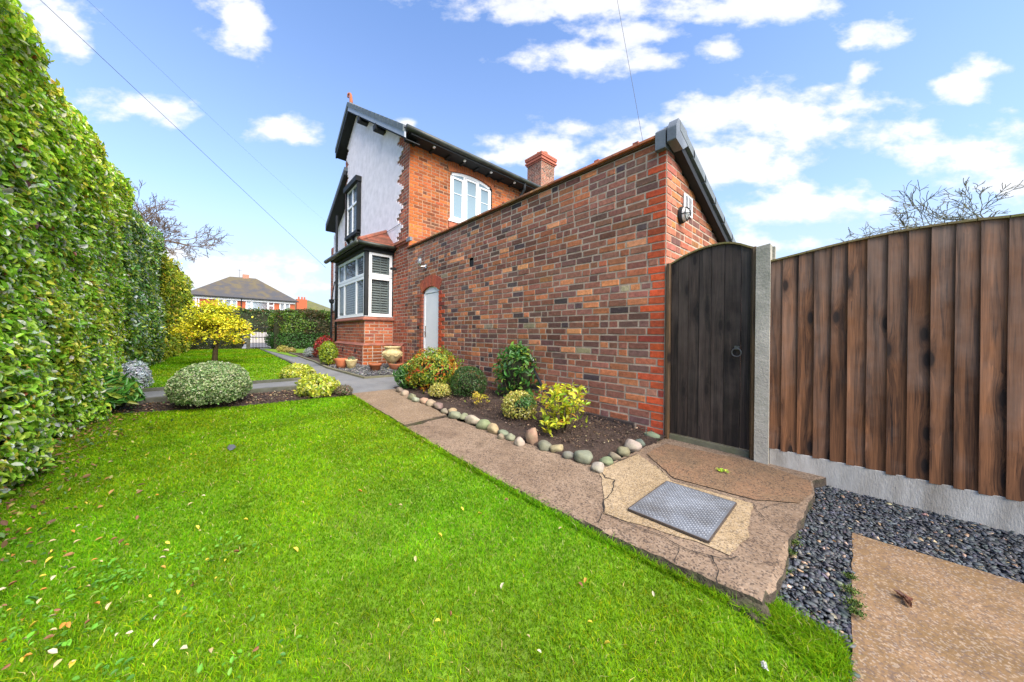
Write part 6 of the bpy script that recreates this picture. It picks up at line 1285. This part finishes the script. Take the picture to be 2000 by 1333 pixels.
# ------------------------------------------------------------ houses across the road
def far_house(name, label, A, B, eave, ridge_z, R1, R2, mats=None, group=None):
    """hipped house: A,B front eave ends, R1,R2 ridge ends (world points)"""
    t = thing(name, label, 'house', (A.x, A.y, 0), group); U = (B - A); U.z = 0; Ln = U.length; U.normalize(); Nn = Vector((-U.y, U.x, 0))
    if Nn.dot(CAM - A) > 0: Nn = -Nn          # points away from us
    dp_ = ((R1 + R2) / 2 - A).dot(Nn) * 2; C_ = A + Nn * dp_; D_ = B + Nn * dp_; ov = .4
    mb = MB(); A2 = A - U * ov - Nn * ov; B2 = B + U * ov - Nn * ov; C2 = C_ - U * ov + Nn * ov; D2 = D_ + U * ov + Nn * ov
    for v in (A2, B2, C2, D2): v.z = eave
    mb.add([A2, B2, D2, C2, R1, R2], [(0, 1, 5, 4), (1, 2, 5), (2, 3, 4, 5), (3, 0, 4)], (.09, .08, .07)); mb.add([A2, B2, D2, C2], [(0, 1, 2, 3)], (.1, .1, .1))
    rf_ = mb.build('roof', mats[0], t); mb = MB(); w = [A, B, D_, C_]
    V = [(v.x, v.y, 0.1) for v in w] + [(v.x, v.y, eave) for v in w]; mb.add(V, [(k, (k + 1) % 4, 4 + (k + 1) % 4, 4 + k) for k in range(4)]); wl = mb.build('wall', mats[1], t)
    mb = MB(); mb.beam((A2.x, A2.y, eave - .05), (B2.x, B2.y, eave - .05), .12, .12); mb.build('gutter', MT['black'], rf_)
    mb = MB(); a = A - Nn * .1; b = B - Nn * .1; mb.beam((a.x, a.y, eave - .25), (b.x, b.y, eave - .25), .15, .26); mb.build('fascia', MT['white'], wl)
    return t, U, Nn, Ln, rf_, wl
EV = 5.25; A = onZ(366, 575.2, EV); B = onZ(576, 589.5, EV); 
m1, nt1, p1_, o1_ = newmat('mossy far roof'); vc = N(nt1, 'ShaderNodeTexCoord').outputs['Object']; n1_ = N(nt1, 'ShaderNodeTexNoise', {'Vector': N(nt1, 'ShaderNodeVectorMath', {0: vc, 1: (1.2, 1.2, .5)}, operation='MULTIPLY').outputs[0], 'Scale': .9, 'Detail': 5.0}).outputs[0]
zz_ = N(nt1, 'ShaderNodeSeparateXYZ', {0: vc}).outputs[2]; rows_ = M(nt1, 'GREATER_THAN', M(nt1, 'FRACT', M(nt1, 'MULTIPLY', zz_, 6.0)), .82)
c1_ = ramp(nt1, M(nt1, 'ADD', n1_, M(nt1, 'MULTIPLY', M(nt1, 'SUBTRACT', zz_, 6.2), .06)), [(.42, (.06, .06, .065)), (.54, (.078, .068, .058)), (.68, (.11, .088, .045))]); c1_ = mixc(nt1, M(nt1, 'MULTIPLY', rows_, .45), c1_, (.035, .035, .04)); nt1.links.new(c1_, p1_.inputs['Base Color']); p1_.inputs['Roughness'].default_value = .9
RZ = 8.6
R1 = onZ(449, 540.5, RZ); R2 = onZ(500, 544.5, RZ)
H1, U1, N1, L1, rf1, wl1 = far_house('semi_detached_house', 'wide brick house with a brown hipped roof and white windows across the road', A, B, EV, RZ, R1, R2, (m1, MT['drybrick']))
def on_front(px, py):   # front wall plane of that house
    d = ray(px, py); n = N1; return CAM + d * ((A - CAM).dot(n) / d.dot(n))
def fwin(x0, y0, x1, y1, parts, split=None, parent=None):
    p = on_front(x0, y0); q = on_front(x1, y1); zt_, zb_ = max(p.z, q.z), min(p.z, q.z); o = -N1 * .06; w = (Vector((q.x, q.y, 0)) - Vector((p.x, p.y, 0))); ln = w.length; w.normalize(); s = Vector((p.x, p.y, 0))
    mb = MB()
    def bar(a, b, z0, z1, off=.06, th=.1): P_ = s + w * a - N1 * off; Q_ = s + w * b - N1 * off; mb.prism([(P_.x, P_.y, z0), (Q_.x, Q_.y, z0), (Q_.x, Q_.y, z1), (P_.x, P_.y, z1)], tuple(N1 * th))
    bar(0, ln, zb_ - .12, zb_); bar(0, ln, zt_, zt_ + .1); xs = [0] + [ln * k for k in parts] + [ln]
    for x in xs: bar(max(0, x - .1), min(ln, x + .1), zb_, zt_)
    for k in (split or []): bar(xs[k], xs[k + 1], zt_ - .62, zt_ - .5)
    fw_ = mb.build('window', MT['white'], parent); mb = MB(); bar(.02, ln - .02, zb_, zt_, .0, .02); mb.build('pane', mk('far pane', (.42, .5, .55), .1, 1, .2, 0), fw_)
fwin(480, 586.5, 535, 606, (.2, .78), (0, 2), wl1); fwin(546, 591, 566, 606, (.5,), None, wl1); fwin(426, 583.5, 463, 604, (.3, .7), None, wl1); fwin(376, 580.5, 389, 600, (.5,), None, wl1)
pch = onZ(479, 538, RZ); mb = MB(); q = R1.lerp(R2, .6); mb.box((q.x - .3, q.y - .35, RZ - .3), (q.x + .3, q.y + .35, RZ + .42)); mb.build('chimney', mk('pinkish stack', (.36, .18, .12), .2, 6, .9, 0), rf1)
mb = MB(); q2 = R1.lerp(R2, .35); mb.tube([(q2.x, q2.y, RZ - .1), (q2.x, q2.y, RZ + 1.1)], .02, 4); mb.tube([(q2.x - .1, q2.y - .3, RZ + 1.0), (q2.x + .1, q2.y + .3, RZ + 1.0)], .02, 4); mb.build('aerial', MT['iron'], rf1)
dpx = on_front(471, 590); mb = MB(); o = -N1 * .15; mb.tube([(dpx.x + o.x, dpx.y + o.y, EV - .1), (dpx.x + o.x, dpx.y + o.y, .2)], .06, 6); mb.build('downpipe', MT['black'], wl1)
A_ = onZ(566, 606, 4.6); B_ = onZ(640, 609, 4.6); A3 = at(560, 607, 62); B3 = at(632, 610, 62); ez = min(A3.z, B3.z); A3.z = B3.z = ez; R3 = at(584, 587, 66); R4 = at(603, 588, 66); R4.z = R3.z
far_house('distant_house', 'distant house with a mossy green-brown roof and a red chimney stack', A3, B3, ez, R3.z, R3, R4, (mk('mossy roof', (.10, .10, .045), .3, 1, 1, 0, dirt=(.16, .17, .02), dscale=.6), MT['drybrick']))
hh = [o for o in COL.objects if o.get('label', '').startswith('distant house')][0]; rr = [o for o in hh.children if o.name.startswith('roof')][0]
c = at(588.5, 592, 60); mb = MB(); mb.box((c.x - .7, c.y - .8, ez), (c.x + .7, c.y + .8, at(588, 585.5, 60).z)); 
for k in (-.4, .1, .5): mb.lathe((c.x, c.y + k, at(588, 585.5, 60).z), [(.14, 0), (.12, .5)], 8)
mb.build('chimney', MT['drybrick'], rr)
# ------------------------------------------------------------ slate chips
def chips(name, poly, n, size, z, pal, label=None, seed=0, zf=None, sfun=None):
    poly = np.array(poly); lo, hi = poly.min(0), poly.max(0); Q = RNG.random((n * 4, 2)) * (hi - lo) + lo; m = inside(Q, poly); Q = Q[m][:n]; n = len(Q)
    S = size * (1 + RNG.normal(0, .35, n)).clip(.35, 2.0)[:, None]; a = RNG.random(n) * 6.28; til = RNG.normal(0, .32, (n, 2))
    d1 = unit(np.stack([np.cos(a), np.sin(a), til[:, 0]], 1)); d2 = unit(np.stack([-np.sin(a), np.cos(a), til[:, 1]], 1)); nr = np.cross(d1, d2); asp = RNG.uniform(.45, .9, (n, 1))
    zz = (np.array([zf(x) for x in Q[:, 0]]) if zf else 0) + z + RNG.random(n) * size * .9; C = np.concatenate([Q, zz[:, None]], 1)
    def j(): return 1 + RNG.normal(0, .18, (n, 1))
    th = S * RNG.uniform(.12, .3, (n, 1)); r = [C + d1 * S * .5 * j() * math.cos(t) + d2 * S * asp * .5 * j() * math.sin(t) for t in (0.2, 1.3, 2.6, 3.6, 5.0)]
    V = np.stack([p + nr * th / 2 for p in r] + [p - nr * th / 2 for p in r], 1); F_ = [(0, 1, 2, 3, 4), (9, 8, 7, 6, 5)] + [((k + 1) % 5, k, k + 5, (k + 1) % 5 + 5) for k in range(5)]
    o = bigmesh(name, V, F_, pick(n, pal, .2), MT['chip']); tag(o, kind='stuff'); return o
def inside(Q, poly):
    x, y = Q[:, 0], Q[:, 1]; c = np.zeros(len(Q), bool); j = len(poly) - 1
    for i in range(len(poly)):
        xi, yi = poly[i]; xj, yj = poly[j]; t = ((yi > y) != (yj > y)) & (x < (xj - xi) * (y - yi) / (yj - yi + 1e-12) + xi); c ^= t; j = i
    return c
CH = [(6, (.045, .052, .062)), (4, (.075, .085, .098)), (2, (.022, .025, .03)), (.5, (.16, .15, .14)), (.35, (.26, .17, .11)), (.15, (.4, .3, .2))]
e0 = [p.to_2d() for p in (onZ(1590, 950, -.08), onZ(1545, 1060, -.08), onZ(1500, 1170, -.08), onZ(1560, 1225, -.08), onZ(1640, 1270, -.08), onZ(1668, 1333, -.08), onZ(1672, 1500, -.08))]
chp = [(float(p.x), float(p.y)) for p in e0] + [(c1.x + d13.x * 1.6, c1.y + d13.y * 1.6), (c1.x, c1.y), (c1.x + d12.x * 2, c1.y + d12.y * 2), (2.6, -.02), (-.35, -.02), (-.3, -.3)]
# split to keep chips dense near the camera
chips('slate_chippings', chp, 19000, .020, -.072, CH)
bayp = P2((640, 719), (712, 737), (778, 732)); bayp = [(float(x), float(y)) for x, y in bayp] + [(XB + .85, -.03), (XB, -.05), (XB + .05, yb - .05), (XBL, yb - .05)]
chips('bay_chippings', bayp, 3500, .03, .012, [(4, (.10, .105, .11)), (3, (.2, .2, .2)), (1, (.04, .04, .045)), (1, (.35, .33, .3))], zf=zs)
# soil crumbs in the bed
crp = [(XJ + .2, -.05), (-1.4, -.04), (-1.42, -.5), (-1.6, -1.0), (-2.2, yS0 + .08), (XJ + .2, yS0 + .08)]
chips('soil_crumbs', crp, 5000, .016, .018, [(5, (.055, .032, .024)), (2, (.09, .055, .035)), (1, (.16, .10, .06)), (.4, (.3, .22, .14))], zf=lambda x: zs(x) + .03)
chips('bed_crumbs', [(-5.72, -4.4), (-5.72, -2.0), (-5.0, -1.9), (-5.06, -3.0), (-5.25, -3.7), (-5.5, -4.4)], 2500, .02, .008, [(5, (.05, .03, .022)), (2, (.09, .055, .035)), (.6, (.28, .18, .1)), (.3, (.4, .35, .2))], zf=zl)
# ------------------------------------------------------------ grass
def grass(name, poly, n, zf, h, w, near_pow=None, weights=None, cols=None):
    poly = np.array(poly, float); lo, hi = poly.min(0), poly.max(0); Q = []
    tot = 0
    while tot < n:
        q = RNG.random((n * 3, 2)) * (hi - lo) + lo; q = q[inside(q, poly)]
        v = q - np.array([CAM.x, CAM.y]); dep = v @ np.array([FW.x, FW.y]); lat = v @ np.array([RT.x, RT.y]); keep = (dep > .6) & (abs(lat) < dep * 1.75 + .5); q, dep = q[keep], dep[keep]
        if near_pow: k = RNG.random(len(q)) < np.clip((1.2 / np.maximum(dep, .9)) ** near_pow, 0, 1); q = q[k]
        Q.append(q); tot += len(q)
    Q = np.concatenate(Q)[:n]; v = Q - np.array([CAM.x, CAM.y]); dep = v @ np.array([FW.x, FW.y]); scale = np.clip(dep / 1.6, .8, 6)
    pn = fbm(np.concatenate([Q, np.zeros((len(Q), 1))], 1)[::1], 1.4, 3) if len(Q) < 400000 else 0
    z = np.array([zf(x) for x in Q[:, 0]]); Pb = np.concatenate([Q, z[:, None]], 1)
    a = RNG.random(len(Q)) * 6.28; s = np.stack([np.cos(a), np.sin(a), 0 * a], 1); lean = RNG.normal(0, .55, (len(Q), 2)); H_ = (h * (1 + RNG.normal(0, .3, len(Q)) + .25 * pn)).clip(h * .3, h * 2.2)[:, None]; ww = (w * scale * RNG.uniform(.7, 1.4, len(Q)))[:, None]
    up = np.stack([lean[:, 0] * .5, lean[:, 1] * .5, np.ones(len(Q))], 1); up2 = np.stack([lean[:, 0] * 1.3, lean[:, 1] * 1.3, np.ones(len(Q)) * .9], 1)
    V = np.stack([Pb - s * ww / 2, Pb + s * ww / 2, Pb + up * H_ * .55 + s * ww * .4, Pb + up * H_ * .55 - s * ww * .4, Pb + up2 * H_], 1)
    c = pick(len(Q), [(5, (.13, .29, .003)), (4, (.17, .335, .004)), (2, (.085, .22, .003)), (1.8, (.27, .35, .008)), (.25, (.5, .42, .16))], .14)
    c = c * (1 + .20 * pn[:, None]) * (1 + .2 * fbm(np.concatenate([Q, np.zeros((len(Q), 1))], 1), 7, 4))[:, None]; c[:, 0] *= (1 + .35 * fbm(np.concatenate([Q, np.zeros((len(Q), 1))], 1), .7, 9).clip(-.6, 1))
    c3 = np.repeat(c[:, None, :], 5, 1)
    o = bigmesh(name, V, [(0, 1, 2, 3), (3, 2, 4)], np.clip(c3, 0, .8), MT['grassm']); tag(o, kind='stuff'); return o
ln_ = [(p[0], p[1]) for p in lawn_near]
grass('grass_near', ln_, 260000, zl, .015, .0034, near_pow=1.1)
grass('grass_upper', [(float(p[0]), float(p[1])) for p in lawn_far], 60000, zu, .02, .0030, near_pow=.5)
# taller tufts along the slab edge and the gravel corner
te = [(-.35, -1.70), (-3.0, -1.86), (-3.0, -1.80), (-.35, -1.64)]
EG = [(float(g(x, y).x), float(g(x, y).y) - .015) for x, y in ((1490, 1170), (1160, 1028))] + [(-2.2, -1.855)] + [(float(g(x, y).x), float(g(x, y).y) - .015) for x, y in ((793, 833),)] + [(-4.85, -1.83)]
grass('grass_edge', EG + [(x, y - .03) for x, y in EG[::-1]], 6000, zl, .03, .003, near_pow=.8)
grass('grass_tufts', [(float(p.x), float(p.y)) for p in (onZ(1440, 1180, -.08), onZ(1500, 1170, -.08), onZ(1570, 1222, -.08), onZ(1645, 1262, -.08), onZ(1668, 1333, -.08), onZ(1600, 1333, -.08), onZ(1500, 1240, -.08))], 4500, zl, .024, .003)
# clover and plantain patches in the lawn, left foreground
def weeds(n=2600):
    Q = []; 
    for i in range(22):
        px = random.uniform(0, 520) if i < 36 else random.uniform(1150, 1600); py = random.uniform(1080, 1333) + max(0, 0) ; py = max(py, 1010); p = onZ(px, py, -.03); m = random.randint(6, 26); s = random.uniform(.03, .09); Q.append(np.array([p.x, p.y, 0]) + RNG.normal(0, 1, (m, 3)) * np.array([s, s, 0]))
    P = np.concatenate(Q); P[:, 2] = np.array([zl(x) for x in P[:, 0]]) + .022 + RNG.random(len(P)) * .012
    m = (P[:, 1] > YH) & (P[:, 1] < -1.9); P = P[m]; o = leaves('lawn_weeds', P, np.tile([0, 0, 1.], (len(P), 1)), .017, [(3, (.09, .25, .015)), (2, (.13, .32, .02)), (1, (.06, .19, .02))], mat=MT['leafm'], wr=.6, spread=.6); tag(o, kind='stuff')
weeds()
# ------------------------------------------------------------ fallen leaves, each its own object
kinds = [('straw-coloured', (.50, .40, .20)), ('yellow', (.65, .50, .05)), ('orange', (.55, .24, .04)), ('brown', (.24, .10, .05)), ('cream', (.56, .50, .34))]
protos = []
for i, (nm_, col_) in enumerate(kinds):
    for sdd in range(2):
        V = leaf_verts(np.array([[0, 0, 0.]]), np.array([[0, 0, 1.]]), np.array([.042]), .5, .35, .5, 0); protos.append((nm_, V, col_))
meshes = []
for nm_, V, col_ in protos:
    o = bigmesh('fallen_leaf', V, LT, np.array([col_]), MT['leafm']); meshes.append((nm_, o.data, o)); 
used = set(); placed = []
random.seed(21)
def put_leaf(px, py, zf, where, s=1.0, dz=.026):
    p = onG(px, py, zf); i = random.choices(range(len(meshes)), [3, 3, 3, 3, 2, 2, 2, 2, 2, 2])[0]; nm_, me, proto = meshes[i]
    if i not in used: o = proto; used.add(i)
    else: o = bpy.data.objects.new('fallen_leaf', me); COL.objects.link(o)
    o.location = (p.x, p.y, zf(p.x) + dz); o.rotation_euler = (random.uniform(-.4, .4), random.uniform(-.4, .4), random.uniform(0, 6.28)); k = s * random.uniform(.6, 1.25); o.scale = (k, k, k)
    placed.append((px, where, nm_, o))
for i in range(115):
    u = random.random() ** 1.5; px = 10 + 520 * u; py = random.uniform(890 if px > 150 else 1000, 1325)
    if px > 300 and py > 1150 and random.random() < .5: continue
    put_leaf(px, py, zl, 'at the hedge foot' if py < 1010 else ('in the bottom-left corner of the lawn' if py > 1180 else 'on the left of the lawn'), .52)
for i in range(26): py = random.uniform(900, 1320); put_leaf(random.uniform(560, 1350), py, zl, 'on the near middle lawn' if py > 1100 else 'on the far middle lawn', .6)
for i in range(14):
    px, py = random.choice([(1600, 1060), (1700, 1010), (1800, 1040), (1900, 1090), (1560, 1200), (1600, 1150), (1640, 1230), (1900, 1120)]); put_leaf(px + random.uniform(-25, 25), py + random.uniform(-15, 15), lambda x: -.075, 'on the slate chips', .5, .012)
ORD = ordw + ['seventeenth', 'eighteenth', 'nineteenth', 'twentieth', 'twenty-first', 'twenty-second']
sets = {}
for px, where, nm_, o in sorted(placed, key=lambda t: t[0]): sets.setdefault((nm_, where), []).append(o)
for (nm_, where), L_ in sets.items():
    for k, o in enumerate(L_): tag(o, ('small %s fallen leaf %s, %s from the left' % (nm_, where, ORD[k])) if len(L_) > 1 else 'the only small %s fallen leaf %s' % (nm_, where), 'leaf', 'fallen leaves')
for i, (nm_, me, proto) in enumerate(meshes):
    if i not in used: bpy.data.objects.remove(proto)
